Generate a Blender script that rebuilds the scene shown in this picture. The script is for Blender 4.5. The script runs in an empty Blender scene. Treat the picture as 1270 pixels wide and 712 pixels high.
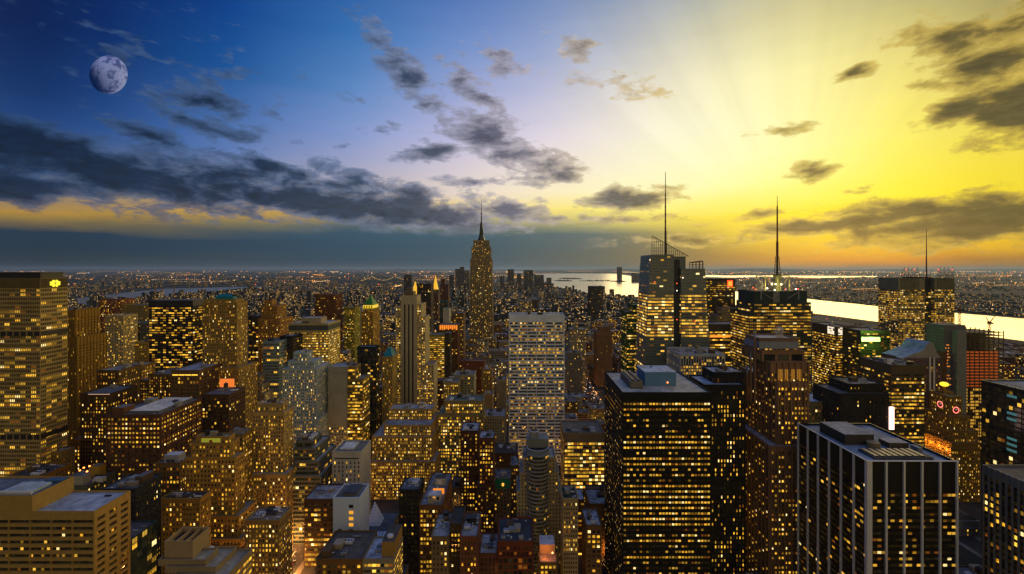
import bpy, math, random
import numpy as np
from mathutils import Vector
R = math.radians
scene = bpy.context.scene
COL = scene.collection
random.seed(7)
NR = np.random.RandomState(11)

# ------------------------------------------------------------------ camera, sky, sun, exposure
F, VX, HY, H = 564.0, 642.0, 333.5, 259.0      # focal length in photo pixels, vanishing point, eye height in metres
cam = bpy.data.cameras.new('camera'); cam_ob = bpy.data.objects.new('camera', cam); COL.objects.link(cam_ob)
cam.sensor_width = 36.0; cam.lens = 36.0 * F / 1270.0
cam.shift_x = -(VX - 635) / 1270.0; cam.shift_y = -(356 - HY) / 1270.0
cam.clip_start = 1.0; cam.clip_end = 200000.0
cam_ob.location = (0, 0, H); cam_ob.rotation_euler = (R(90), 0, 0)
scene.camera = cam_ob

SUN_AZ, SUN_EL = 33.0, 5.0                      # towards the right of the view, just above the horizon
sd = bpy.data.lights.new('sun', 'SUN'); sd.energy = 1.8; sd.angle = R(44); sd.color = (1.0, 0.70, 0.30)
sun = bpy.data.objects.new('sun', sd); COL.objects.link(sun)
to_sun = Vector((math.sin(R(SUN_AZ)) * math.cos(R(SUN_EL)), math.cos(R(SUN_AZ)) * math.cos(R(SUN_EL)), math.sin(R(SUN_EL))))
sun.rotation_euler = to_sun.to_track_quat('Z', 'Y').to_euler(); sun.location = (0, 0, 2000)

vs = scene.view_settings
vs.view_transform = 'Standard'; vs.look = 'None'; vs.exposure = 0.0; vs.gamma = 1.0; vs.use_curve_mapping = False
cy = scene.cycles
cy.max_bounces = 4; cy.diffuse_bounces = 2; cy.glossy_bounces = 2; cy.transmission_bounces = 2; cy.volume_bounces = 0; cy.transparent_max_bounces = 6
cy.use_denoising = True; cy.sample_clamp_indirect = 3.0; cy.caustics_reflective = False; cy.caustics_refractive = False

def lin(c):
    return tuple(((v / 255) / 12.92 if v / 255 <= 0.04045 else ((v / 255 + 0.055) / 1.055) ** 2.4) for v in c[:3])

class NT:
    """small helper to write node graphs"""
    def __init__(s, tree): s.t = tree; s.n = tree.nodes; s.l = tree.links
    def put(s, sock, v):
        if isinstance(v, bpy.types.NodeSocket): s.l.new(v, sock)
        elif v is not None:
            try: sock.default_value = v
            except Exception: sock.default_value = tuple(v) + (1,)
    def math(s, op, a, b=None, c=None, clamp=False):
        n = s.n.new('ShaderNodeMath'); n.operation = op; n.use_clamp = clamp
        for i, v in enumerate((a, b, c)):
            if v is not None: s.put(n.inputs[i], v)
        return n.outputs[0]
    def vec(s, op, a, b=None, out=0, scale=None):
        n = s.n.new('ShaderNodeVectorMath'); n.operation = op
        s.put(n.inputs[0], a)
        if b is not None: s.put(n.inputs[1], b)
        if scale is not None: s.put(n.inputs['Scale'], scale)
        return n.outputs[out]
    def mix(s, f, a, b, mode='MIX'):
        n = s.n.new('ShaderNodeMix'); n.data_type = 'RGBA'; n.blend_type = mode; n.clamp_factor = True
        s.put(n.inputs[0], f); s.put(n.inputs[6], a); s.put(n.inputs[7], b)
        return n.outputs[2]
    def noise(s, v, scale, detail=3, rough=0.55, w=None, dist=0.0, out=0, dims='3D'):
        n = s.n.new('ShaderNodeTexNoise'); n.noise_dimensions = dims
        if v is not None: s.put(n.inputs['Vector'], v)
        n.inputs['Scale'].default_value = scale; n.inputs['Detail'].default_value = detail
        n.inputs['Roughness'].default_value = rough; n.inputs['Distortion'].default_value = dist
        return n.outputs[out]
    def white(s, v, out=0):
        n = s.n.new('ShaderNodeTexWhiteNoise'); n.noise_dimensions = '3D'; s.put(n.inputs['Vector'], v); return n.outputs[out]
    def ramp(s, f, stops, interp='LINEAR'):
        n = s.n.new('ShaderNodeValToRGB'); n.color_ramp.interpolation = interp
        e = n.color_ramp.elements
        while len(e) < len(stops): e.new(0.5)
        for el, (p, c) in zip(e, stops): el.position = p; el.color = (c[0], c[1], c[2], 1)
        s.put(n.inputs[0], f); return n.outputs[0]
    def rng(s, v, a, b, c=0.0, d=1.0, smooth=True):
        n = s.n.new('ShaderNodeMapRange'); n.interpolation_type = 'SMOOTHSTEP' if smooth else 'LINEAR'
        s.put(n.inputs[0], v)
        for i, x in zip((1, 2, 3, 4), (a, b, c, d)): s.put(n.inputs[i], x)
        return n.outputs[0]
    def sep(s, v):
        n = s.n.new('ShaderNodeSeparateXYZ'); s.put(n.inputs[0], v); return n.outputs
    def comb(s, x=0.0, y=0.0, z=0.0):
        n = s.n.new('ShaderNodeCombineXYZ')
        for i, v in enumerate((x, y, z)): s.put(n.inputs[i], v)
        return n.outputs[0]

def azel(px, py):                                # direction of a point of the sky
    x, z = (px - VX) / F, (HY - py) / F
    return math.atan2(x, 1), math.atan2(z, math.hypot(x, 1))

SKY = {  # clear-sky and cloud-bank colours by direction, rows from the top of the sky to the horizon
 -60: [(0,(4,18,60)),(300,(10,48,125)),(600,(50,95,165)),(800,(105,130,165)),(1000,(165,165,140)),(1270,(130,125,95))],
 0: [(0,(2,18,58)),(150,(3,34,94)),(300,(9,64,138)),(450,(32,98,168)),(600,(78,124,188)),(700,(110,144,192)),(800,(146,160,178)),(900,(190,184,152)),(1000,(208,198,142)),(1100,(206,192,126)),(1270,(160,146,88))],
 90: [(0,(4,30,80)),(150,(7,50,112)),(300,(24,86,154)),(450,(74,130,190)),(600,(138,158,210)),(700,(178,184,210)),(800,(226,218,200)),(900,(248,240,190)),(1000,(253,242,164)),(1100,(246,230,128)),(1270,(212,188,88))],
 180: [(0,(24,60,118)),(150,(44,86,150)),(300,(86,122,184)),(450,(142,158,208)),(600,(206,198,224)),(700,(240,226,228)),(800,(253,246,218)),(900,(255,252,205)),(1000,(255,250,165)),(1100,(255,243,104)),(1270,(238,212,46))],
 240: [(0,(96,104,116)),(150,(130,128,124)),(300,(150,144,146)),(450,(186,174,178)),(600,(240,222,204)),(700,(255,240,192)),(800,(255,250,188)),(900,(255,252,168)),(1000,(255,249,108)),(1100,(255,239,44)),(1270,(240,214,8))],
 262: [(0,(172,132,58)),(150,(190,146,58)),(300,(200,156,66)),(450,(214,172,88)),(600,(245,216,124)),(750,(255,236,112)),(900,(255,236,66)),(1000,(255,230,26)),(1270,(236,202,10))],
 276: [(0,(120,104,64)),(150,(130,112,68)),(300,(120,112,84)),(450,(110,114,104)),(600,(150,150,116)),(750,(205,190,110)),(900,(250,220,60)),(1000,(255,226,24)),(1270,(232,196,8))],
 288: [(0,(26,50,72)),(150,(28,56,80)),(300,(36,66,90)),(450,(48,80,102)),(600,(66,92,106)),(750,(98,112,108)),(850,(180,160,78)),(950,(250,216,44)),(1050,(255,222,18)),(1270,(236,192,10))],
 306: [(0,(25,46,64)),(150,(28,52,74)),(300,(34,62,86)),(450,(42,74,96)),(600,(56,84,100)),(750,(88,100,98)),(850,(128,116,74)),(950,(206,166,40)),(1050,(236,184,20)),(1270,(214,162,14))],
 322: [(0,(28,46,60)),(150,(40,58,70)),(300,(46,66,80)),(450,(44,70,88)),(600,(56,82,96)),(750,(92,98,86)),(850,(116,104,68)),(950,(168,124,40)),(1050,(214,136,24)),(1150,(196,124,24)),(1270,(116,88,34))],
 336: [(0,(38,48,60)),(300,(56,66,78)),(600,(62,84,100)),(750,(80,92,92)),(900,(108,98,78)),(1050,(108,90,58)),(1270,(80,70,54))],
}
def sky_at(px, py):
    ks = sorted(SKY)
    def row(k):
        st = SKY[k]
        return np.array([np.interp(px, [s[0] for s in st], [lin(s[1])[i] for s in st]) for i in range(3)])
    py = min(max(py, ks[0]), ks[-1])
    for a, b in zip(ks, ks[1:]):
        if a <= py <= b:
            t = (py - a) / (b - a); return row(a) * (1 - t) + row(b) * t

def build_world():
    w = bpy.data.worlds.new('World'); scene.world = w; w.use_nodes = True
    t = NT(w.node_tree); t.n.clear()
    tc = t.n.new('ShaderNodeTexCoord')
    d = t.vec('NORMALIZE', tc.outputs['Generated'])
    x, y, z = t.sep(d)[:3]
    az = t.math('ARCTAN2', x, y); el = t.math('ARCSINE', z)
    flat = t.comb(t.math('MULTIPLY', az, 1.0), t.math('MULTIPLY', el, 5.0), 0.0)      # streaks: stretched along the horizon
    n1 = t.noise(flat, 5.0, 5, 0.6)
    warp = t.math('MULTIPLY', t.math('SUBTRACT', n1, 0.5), 0.035)
    elw = t.math('ADD', el, warp)
    rows = [0.0, 0.9, 1.9, 3.0, 4.2, 5.0, 6.0, 7.4, 9.5, 12.5, 16, 20.5, 26, 34, 60, 89]
    azs = [-46, -42, -37, -32, -26, -20, -14, -8, -2, 4, 10, 16, 22, 28, 34, 40, 46]
    zen = np.array(lin((66, 118, 200))); back = np.array(lin((214, 186, 122))); sideL = np.array(lin((70, 78, 92))); sideR = np.array(lin((196, 158, 74)))
    fac = t.math('MULTIPLY_ADD', az, 1 / (2 * math.pi), 0.5)
    prev = None
    for e in rows:
        stops = []
        up = min(1, max(0, (e - 30) / 45))
        def far(c, k=1.0): return tuple((c * (1 - 0.45 * min(1, e / 50))) * (1 - up) + zen * up)
        stops += [(0.0, far(back)), (0.16, far(sideL))]
        for a in azs:
            px = VX + F * math.tan(R(a)); py = HY - F * math.tan(R(min(e, 50))) / math.cos(R(a))
            stops.append((a / 360 + 0.5, tuple(sky_at(px, py) * (1 - up) + zen * up)))
        stops += [(0.74, far(sideR)), (1.0, far(back))]
        c = t.ramp(fac, stops)
        if prev is None: prev, pe = c, e
        else:
            prev = t.mix(t.rng(elw, R(pe), R(e), smooth=False), prev, c); pe = e
    sky = prev
    # crepuscular rays fanning out from the sun
    a0, e0 = azel(985, 300)
    ang = t.math('ARCTAN2', t.math('SUBTRACT', el, e0), t.math('SUBTRACT', az, a0))
    rn = t.noise(t.comb(t.math('MULTIPLY', ang, 3.4), 0.0, 3.3), 1.6, 2, 0.6)
    ray = t.rng(rn, 0.3, 0.7, 0.955, 1.045)
    rayf = t.math('MULTIPLY', t.rng(el, 0.12, 0.3), t.rng(az, -0.05, 0.25))
    sky = t.mix(rayf, sky, t.vec('SCALE', sky, scale=ray))
    # clouds: each bank is a soft patch of the sky dome, broken up by fractal noise
    P = t.comb(az, el, 0.0)
    blobs = [ # px, py, half width, half height, tilt (deg, down to the right), amount
     (40,180,130,30,8,1.35),(120,213,180,34,6,1.2),(20,226,100,24,4,1.15),(260,232,140,30,6,1.2),(390,246,130,26,8,1.25),(510,262,110,20,8,1.4),(330,206,60,12,16,.8),
     (440,222,50,13,20,.8),(555,268,50,10,4,.9),(420,262,70,7,2,.7),(505,238,42,11,6,.9),
     (186,166,46,12,16,.75),(262,126,58,18,6,.75),(235,150,40,9,20,.5),(300,172,42,8,14,.6),(190,84,50,12,14,.05),
     (500,88,62,20,40,.85),(585,112,36,15,36,.85),(535,190,36,12,-14,.85),(600,165,58,24,20,.95),(672,207,46,17,4,1.05),(612,72,30,14,10,.4),
     (718,66,24,18,30,.5),(770,106,26,10,14,.3),(628,258,48,15,10,1.0),(580,225,30,8,4,.5),(700,272,30,6,-4,.7),
     (778,248,52,13,-5,1.15),(790,272,40,5,0,.7),(880,297,150,7,-1,.6),(1005,212,30,9,0,.95),(968,163,26,6,0,.45),(1054,91,26,7,-4,.6),
     (1225,75,75,34,16,1.2),(1165,45,55,18,6,.9),(1255,135,65,38,10,1.3),(1185,138,46,16,-10,1.2),(1255,30,50,14,-12,.6),
     (1120,266,150,15,-4,1.2),(1190,280,160,24,-2,1.4),(1010,282,90,11,-4,1.1),(1245,258,70,8,-2,.9),(960,262,60,5,-10,.5),
    ]
    Fd = None
    for (bx, by, rx, ry, rot, amp) in blobs:
        a, e = azel(bx, by)
        a1, _ = azel(bx + 1, by); _, e1 = azel(bx, by - 1)
        m = t.n.new('ShaderNodeMapping'); m.vector_type = 'TEXTURE'
        t.l.new(P, m.inputs[0]); m.inputs['Location'].default_value = (a, e, 0)
        m.inputs['Rotation'].default_value = (0, 0, -R(rot)); m.inputs['Scale'].default_value = (rx * (a1 - a) * 1.35, ry * (e1 - e) * 1.45, 1)
        L = t.vec('LENGTH', m.outputs[0], out=1)
        f = t.math('MULTIPLY_ADD', L, -amp, amp)
        Fd = f if Fd is None else t.math('MAXIMUM', Fd, f)
    cl = t.comb(t.math('MULTIPLY', az, 1.0), t.math('MULTIPLY', el, 2.3), 1.7)
    n2 = t.noise(cl, 13.0, 8, 0.60, dist=0.25)
    n3 = t.noise(t.comb(az, t.math('MULTIPLY', el, 3.0), 5.1), 34.0, 5, 0.6)
    nn = t.math('ADD', t.math('MULTIPLY', t.math('SUBTRACT', n2, 0.5), 2.8), t.math('MULTIPLY', t.math('SUBTRACT', n3, 0.5), 0.8))
    fld = t.math('ADD', t.math('MAXIMUM', Fd, -1.2), nn)
    dens = t.rng(fld, 0.0, 0.34)
    core = t.rng(fld, 0.2, 1.0)
    thick = t.ramp(fac, [(-50/360+.5, lin((9,28,54))), (-30/360+.5, lin((15,36,64))), (-14/360+.5, lin((46,60,82))), (-3/360+.5, lin((86,86,104))), (8/360+.5, lin((92,90,98))), (22/360+.5, lin((110,98,62))), (36/360+.5, lin((92,80,44))), (50/360+.5, lin((72,64,34)))])
    edge = t.ramp(fac, [(-50/360+.5, lin((32,60,100))), (-20/360+.5, lin((84,104,138))), (0/360+.5, lin((160,152,160))), (22/360+.5, lin((206,176,84))), (50/360+.5, lin((168,140,56)))])
    ccol = t.mix(core, edge, thick)
    ccol = t.vec('SCALE', ccol, scale=t.rng(n3, 0.25, 0.75, 0.65, 1.45))
    dens = t.math('MULTIPLY', dens, t.math('MAXIMUM', t.rng(elw, R(3.6), R(5.6)), t.rng(az, .12, .28)))
    op = t.math('MULTIPLY', dens, t.rng(fld, 0.1, 0.8, 0.65, 0.97))
    sky = t.mix(op, sky, ccol)
    ns = t.n.new('ShaderNodeTexSky'); ns.sky_type = 'NISHITA'; ns.sun_disc = False
    ns.sun_elevation = R(SUN_EL); ns.sun_rotation = R(SUN_AZ); ns.altitude = 260
    bg0 = t.n.new('ShaderNodeBackground'); t.l.new(ns.outputs[0], bg0.inputs[0]); bg0.inputs[1].default_value = 0.004
    bg = t.n.new('ShaderNodeBackground'); t.put(bg.inputs[0], sky); bg.inputs[1].default_value = 1.0
    add = t.n.new('ShaderNodeAddShader'); t.l.new(bg0.outputs[0], add.inputs[0]); t.l.new(bg.outputs[0], add.inputs[1])
    o = t.n.new('ShaderNodeOutputWorld'); t.l.new(add.outputs[0], o.inputs[0])
    w.cycles.sampling_method = 'MANUAL'; w.cycles.sample_map_resolution = 512
build_world()

# ------------------------------------------------------------------ materials
MC = {}
def new_mat(name):
    m = bpy.data.materials.new(name); m.use_nodes = True
    t = NT(m.node_tree); t.n.clear()
    o = t.n.new('ShaderNodeOutputMaterial'); b = t.n.new('ShaderNodeBsdfPrincipled'); t.l.new(b.outputs[0], o.inputs[0])
    return m, t, b, o
def wall(rgb, rough=0.85, var=0.35, scale=0.08, metal=0.0, spec=0.3):
    k = ('w', tuple(rgb), rough, var, scale, metal, spec)
    if k in MC: return MC[k]
    mn = sum(rgb)/3; rgb = tuple(max(.004, mn+(v-mn)*1.5) for v in rgb)
    m, t, b, o = new_mat('masonry')
    g = t.n.new('ShaderNodeNewGeometry').outputs['Position']
    n = t.noise(g, scale, 5, 0.65); s = t.sep(g)
    st = t.noise(t.comb(t.math('ADD', s[0], s[1]), t.math('MULTIPLY', s[2], 0.06), 0.0), 0.9, 2)   # rain streaks
    f = t.math('MULTIPLY_ADD', t.math('SUBTRACT', n, 0.5), 2 * var, 1.0)
    f = t.math('ADD', f, t.math('MULTIPLY', t.math('SUBTRACT', st, 0.5), var))
    t.put(b.inputs['Base Color'], t.vec('SCALE', tuple(rgb), scale=f))
    b.inputs['Roughness'].default_value = rough; b.inputs['Metallic'].default_value = metal; b.inputs['Specular IOR Level'].default_value = spec
    MC[k] = m; return m
def roofmat(rgb=(0.13, 0.13, 0.135)):
    k = ('r', tuple(rgb))
    if k in MC: return MC[k]
    m, t, b, o = new_mat('roof_felt')
    g = t.n.new('ShaderNodeNewGeometry').outputs['Position']
    n = t.noise(g, 0.16, 6, 0.7); n2 = t.noise(g, 0.03, 2)
    f = t.math('MULTIPLY', t.rng(n, 0.25, 0.75, 0.55, 1.4), t.rng(n2, 0.3, 0.7, 0.8, 1.2))
    t.put(b.inputs['Base Color'], t.vec('SCALE', tuple(rgb), scale=f)); b.inputs['Roughness'].default_value = 0.8
    b.inputs['Specular IOR Level'].default_value = 0.25
    MC[k] = m; return m
def emit(rgb, s, tex=False, name='lamp_glow'):
    k = ('e', tuple(rgb), s, tex)
    if k in MC: return MC[k]
    m, t, b, o = new_mat(name)
    b.inputs['Base Color'].default_value = (0.05, 0.05, 0.05, 1); t.put(b.inputs['Emission Color'], rgb)
    b.inputs['Emission Strength'].default_value = s
    MC[k] = m; return m
def glass(frac=0.3, rowc=0.5, hue=0.0, bright=1.0, dark=(0.012, 0.016, 0.02), rough=0.12, detail=True, dim=0.02):
    """window panes; uv carries whole numbers per window so every pane is lit or dark as one"""
    k = ('g', frac, rowc, hue, bright, tuple(dark), rough, dim)
    if k in MC: return MC[k]
    m, t, b, o = new_mat('window_glass')
    uv = t.n.new('ShaderNodeUVMap').outputs[0]
    cell = t.vec('FLOOR', uv); fr = t.vec('FRACTION', uv); c = t.sep(cell); f = t.sep(fr)
    h1 = t.white(t.comb(c[0], c[1], 0.3)); hr = t.white(t.comb(t.math('FLOOR', t.math('MULTIPLY', c[0], 0.02)), c[1], 7.7)); h2 = t.white(t.comb(c[0], c[1], 3.9)); h3 = t.white(t.comb(c[0], c[1], 11.1))
    # rows that are busy against rows that are empty
    rowp = t.math('POWER', hr, 1.8); frac = frac * 1.08; pr = t.math('MULTIPLY', rowp, 2.6 * frac)
    p = t.math('ADD', t.math('MULTIPLY', pr, rowc), frac * (1 - rowc))
    on = t.math('LESS_THAN', h1, p)
    lum = t.math('MULTIPLY_ADD', t.math('POWER', h2, 2.4), 1.75, 0.20)
    ins = t.noise(t.vec('MULTIPLY', uv, (3.1, 3.4, 1)), 2.0, 3, 0.65)
    inside = t.rng(ins, 0.34, 0.62, 0.22, 1.7)
    blind = t.math('GREATER_THAN', f[1], t.math('MULTIPLY_ADD', h3, 1.6, 0.25))
    bl = t.math('MULTIPLY_ADD', blind, -0.55, 1.0)
    e = t.math('MULTIPLY', t.math('MULTIPLY', lum, inside), bl)
    e = t.math('MULTIPLY', e, on)
    if dim: e = t.math('ADD', e, t.math('MULTIPLY', h2, dim))
    A = (1.0, 0.46 + 0.06 * hue, 0.02 + 0.015 * max(0, hue)); B = (1.0, 0.56, 0.06 + 0.03 * max(0, hue)); C2 = (1.0, 0.29, 0.02)
    col = t.mix(h3, A, B); col = t.mix(t.math('GREATER_THAN', h2, 0.93), col, (1.0, 0.72, 0.28)); col = t.mix(t.math('LESS_THAN', h2, 0.14), col, C2)
    t.put(b.inputs['Emission Color'], col); t.put(b.inputs['Emission Strength'], t.math('MULTIPLY', e, bright * 0.92))
    t.put(b.inputs['Base Color'], dark); b.inputs['Roughness'].default_value = rough; b.inputs['Specular IOR Level'].default_value = 0.5
    m.cycles.emission_sampling = 'NONE'
    MC[k] = m; return m
def city_mat():
    """small far blocks: uv in metres, walls with a few lit windows"""
    m, t, b, o = new_mat('far_block')
    uv = t.n.new('ShaderNodeUVMap').outputs[0]
    rnd = t.n.new('ShaderNodeNewGeometry').outputs['Random Per Island']
    sc = t.vec('MULTIPLY', uv, (1 / 6.0, 1 / 4.2, 1)); cell = t.vec('FLOOR', sc); fr = t.sep(t.vec('FRACTION', sc)); c = t.sep(cell)
    inx = t.math('MULTIPLY', t.math('GREATER_THAN', fr[0], 0.25), t.math('GREATER_THAN', fr[1], 0.4))
    iswall = t.math('GREATER_THAN', c[1], -0.5)
    h = t.white(t.comb(c[0], c[1], rnd)); h2 = t.white(t.comb(c[0], rnd, c[1]))
    prob = t.math('MULTIPLY', t.white(t.comb(rnd, rnd, 2.0)), 0.19)
    on = t.math('MULTIPLY', t.math('MULTIPLY', inx, iswall), t.math('LESS_THAN', h, prob))
    col = t.ramp(rnd, [(0, (.022,.022,.024)), (.3, (.05,.048,.046)), (.5, (.03,.036,.044)), (.72, (.11,.10,.09)), (.82, (.018,.018,.02)), (.95, (.24,.24,.23))], 'CONSTANT')
    roof = t.ramp(t.white(t.comb(rnd, 5.0, 1.0)), [(0, (.05,.052,.058)), (.5, (.085,.09,.10)), (.86, (.22,.23,.25))], 'CONSTANT')
    base = t.mix(iswall, roof, t.mix(t.math('MULTIPLY', inx, 0.8), col, (.02,.022,.026)))
    t.put(b.inputs['Base Color'], base); b.inputs['Roughness'].default_value = 0.85
    t.put(b.inputs['Emission Color'], t.mix(h2, (1, .45, .05), (1, .7, .25))); t.put(b.inputs['Emission Strength'], t.math('MULTIPLY', on, 1.1))
    m.cycles.emission_sampling = 'NONE'
    return m
STEEL = wall((0.10, 0.10, 0.11), 0.5, 0.2, 0.5, 0.6)
DARK = wall((0.02, 0.02, 0.022), 0.5, 0.3)
WHITE = wall((0.55, 0.56, 0.58), 0.7, 0.25)
GREY = wall((0.24, 0.25, 0.26), 0.8, 0.3)
TANKM = wall((0.09, 0.065, 0.045), 0.9, 0.3, 0.5)

# ------------------------------------------------------------------ mesh helpers
class MB:
    """collects quads (n,4,3) with uvs and a material slot; build() links ONE mesh object"""
    def __init__(s): s.v = []; s.uv = []; s.mi = []; s.mats = []; s.poly = []
    def slot(s, m):
        if m not in s.mats: s.mats.append(m)
        return s.mats.index(m)
    def q(s, P, m, UV=None):
        P = np.asarray(P, dtype=np.float64).reshape(-1, 4, 3)
        if UV is None:
            UV = np.tile(np.array([[[-2., -2.], [-1.5, -2.], [-1.5, -1.5], [-2., -1.5]]]), (len(P), 1, 1))
        s.v.append(P); s.uv.append(np.asarray(UV, float).reshape(-1, 4, 2)); s.mi.append(np.full(len(P), s.slot(m), dtype=np.int32))
    def ngon(s, pts, m): s.poly.append(([tuple(p) for p in pts], s.slot(m)))
    def box(s, x0, x1, y0, y1, z0, z1, m, bottom=False, top=None):
        a = [(x0,y0,z0),(x1,y0,z0),(x1,y1,z0),(x0,y1,z0),(x0,y0,z1),(x1,y0,z1),(x1,y1,z1),(x0,y1,z1)]
        fs = [(0,1,5,4),(1,2,6,5),(2,3,7,6),(3,0,4,7)]
        s.q([[a[i] for i in f] for f in fs], m); s.q([[a[i] for i in (4,5,6,7)]], top or m)
        if bottom: s.q([[a[i] for i in (3,2,1,0)]], m)
    def cyl(s, cx, cy, z0, z1, r0, r1=None, m=None, n=12, cap=True, a0=0.0, a1=2 * math.pi):
        r1 = r0 if r1 is None else r1
        A = [a0 + (a1 - a0) * i / n for i in range(n + 1)]
        for i in range(n):
            c0, s0, c1, s1 = math.cos(A[i]), math.sin(A[i]), math.cos(A[i+1]), math.sin(A[i+1])
            s.q([[(cx+r0*c0,cy+r0*s0,z0),(cx+r0*c1,cy+r0*s1,z0),(cx+r1*c1,cy+r1*s1,z1),(cx+r1*c0,cy+r1*s0,z1)]], m)
        if cap and r1 > 0.01: s.ngon([(cx+r1*math.cos(a),cy+r1*math.sin(a),z1) for a in A[:-1]], m)
    def bar(s, p, q, r, m, n=4, r2=None):
        p, q = Vector(p), Vector(q); d = (q - p).normalized(); u = d.orthogonal().normalized(); w = d.cross(u); r2 = r if r2 is None else r2
        for i in range(n):
            a, b = 2*math.pi*i/n, 2*math.pi*(i+1)/n
            o0 = u*math.cos(a)+w*math.sin(a); o1 = u*math.cos(b)+w*math.sin(b)
            s.q([[tuple(p+o0*r),tuple(p+o1*r),tuple(q+o1*r2),tuple(q+o0*r2)]], m)
        s.ngon([tuple(q+(u*math.cos(2*math.pi*i/n)+w*math.sin(2*math.pi*i/n))*r2) for i in range(n)], m)
    def build(s, name, parent=None, base=(0, 0, 0)):
        me = bpy.data.meshes.new(name)
        V = np.concatenate(s.v).reshape(-1, 3) if s.v else np.zeros((0, 3))
        U = np.concatenate(s.uv).reshape(-1, 2) if s.v else np.zeros((0, 2)); I = np.concatenate(s.mi) if s.v else np.zeros(0, np.int32)
        nq = len(V) // 4
        loops = list(); pv = []; pu = []; starts = []; tot = []; pm = []
        off = len(V)
        for pts, mi in s.poly:
            starts.append(off + len(pv)); tot.append(len(pts)); pm.append(mi); pv += pts; pu += [(-1.8, -1.8)] * len(pts)
        if pv: V = np.concatenate([V, np.array(pv)]); U = np.concatenate([U, np.array(pu)]); I = np.concatenate([I, np.array(pm, np.int32)])
        V = V - np.array(base)
        n = len(V)
        me.vertices.add(n); me.vertices.foreach_set('co', V.astype(np.float32).ravel())
        me.loops.add(n); me.loops.foreach_set('vertex_index', np.arange(n, dtype=np.int32))
        me.polygons.add(nq + len(tot))
        me.polygons.foreach_set('loop_start', np.concatenate([np.arange(nq) * 4, np.array(starts, int)]).astype(np.int32))
        me.polygons.foreach_set('material_index', I)
        uvl = me.uv_layers.new(name='UVMap'); uvl.data.foreach_set('uv', U.astype(np.float32).ravel())
        for m in s.mats: me.materials.append(m)
        me.update(calc_edges=True); me.validate()
        o = bpy.data.objects.new(name, me); COL.objects.link(o)
        if parent is not None: o.parent = parent
        else: o.location = base
        return o

def tag(o, label, cat, group=None, kind=None):
    if label: o['label'] = label
    if cat: o['category'] = cat
    if group: o['group'] = group
    if kind: o['kind'] = kind
    return o
def thing(name, label, cat, loc, group=None):
    o = bpy.data.objects.new(name, None); COL.objects.link(o); o.location = loc; o.empty_display_size = 1
    return tag(o, label, cat, group)
def WX(px, Y): return (px - VX) / F * Y
def WZ(py, Y): return H - (py - HY) / F * Y
def PX(x, y): return VX + F * x / y
def PY(z, y): return HY + F * (H - z) / y

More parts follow.
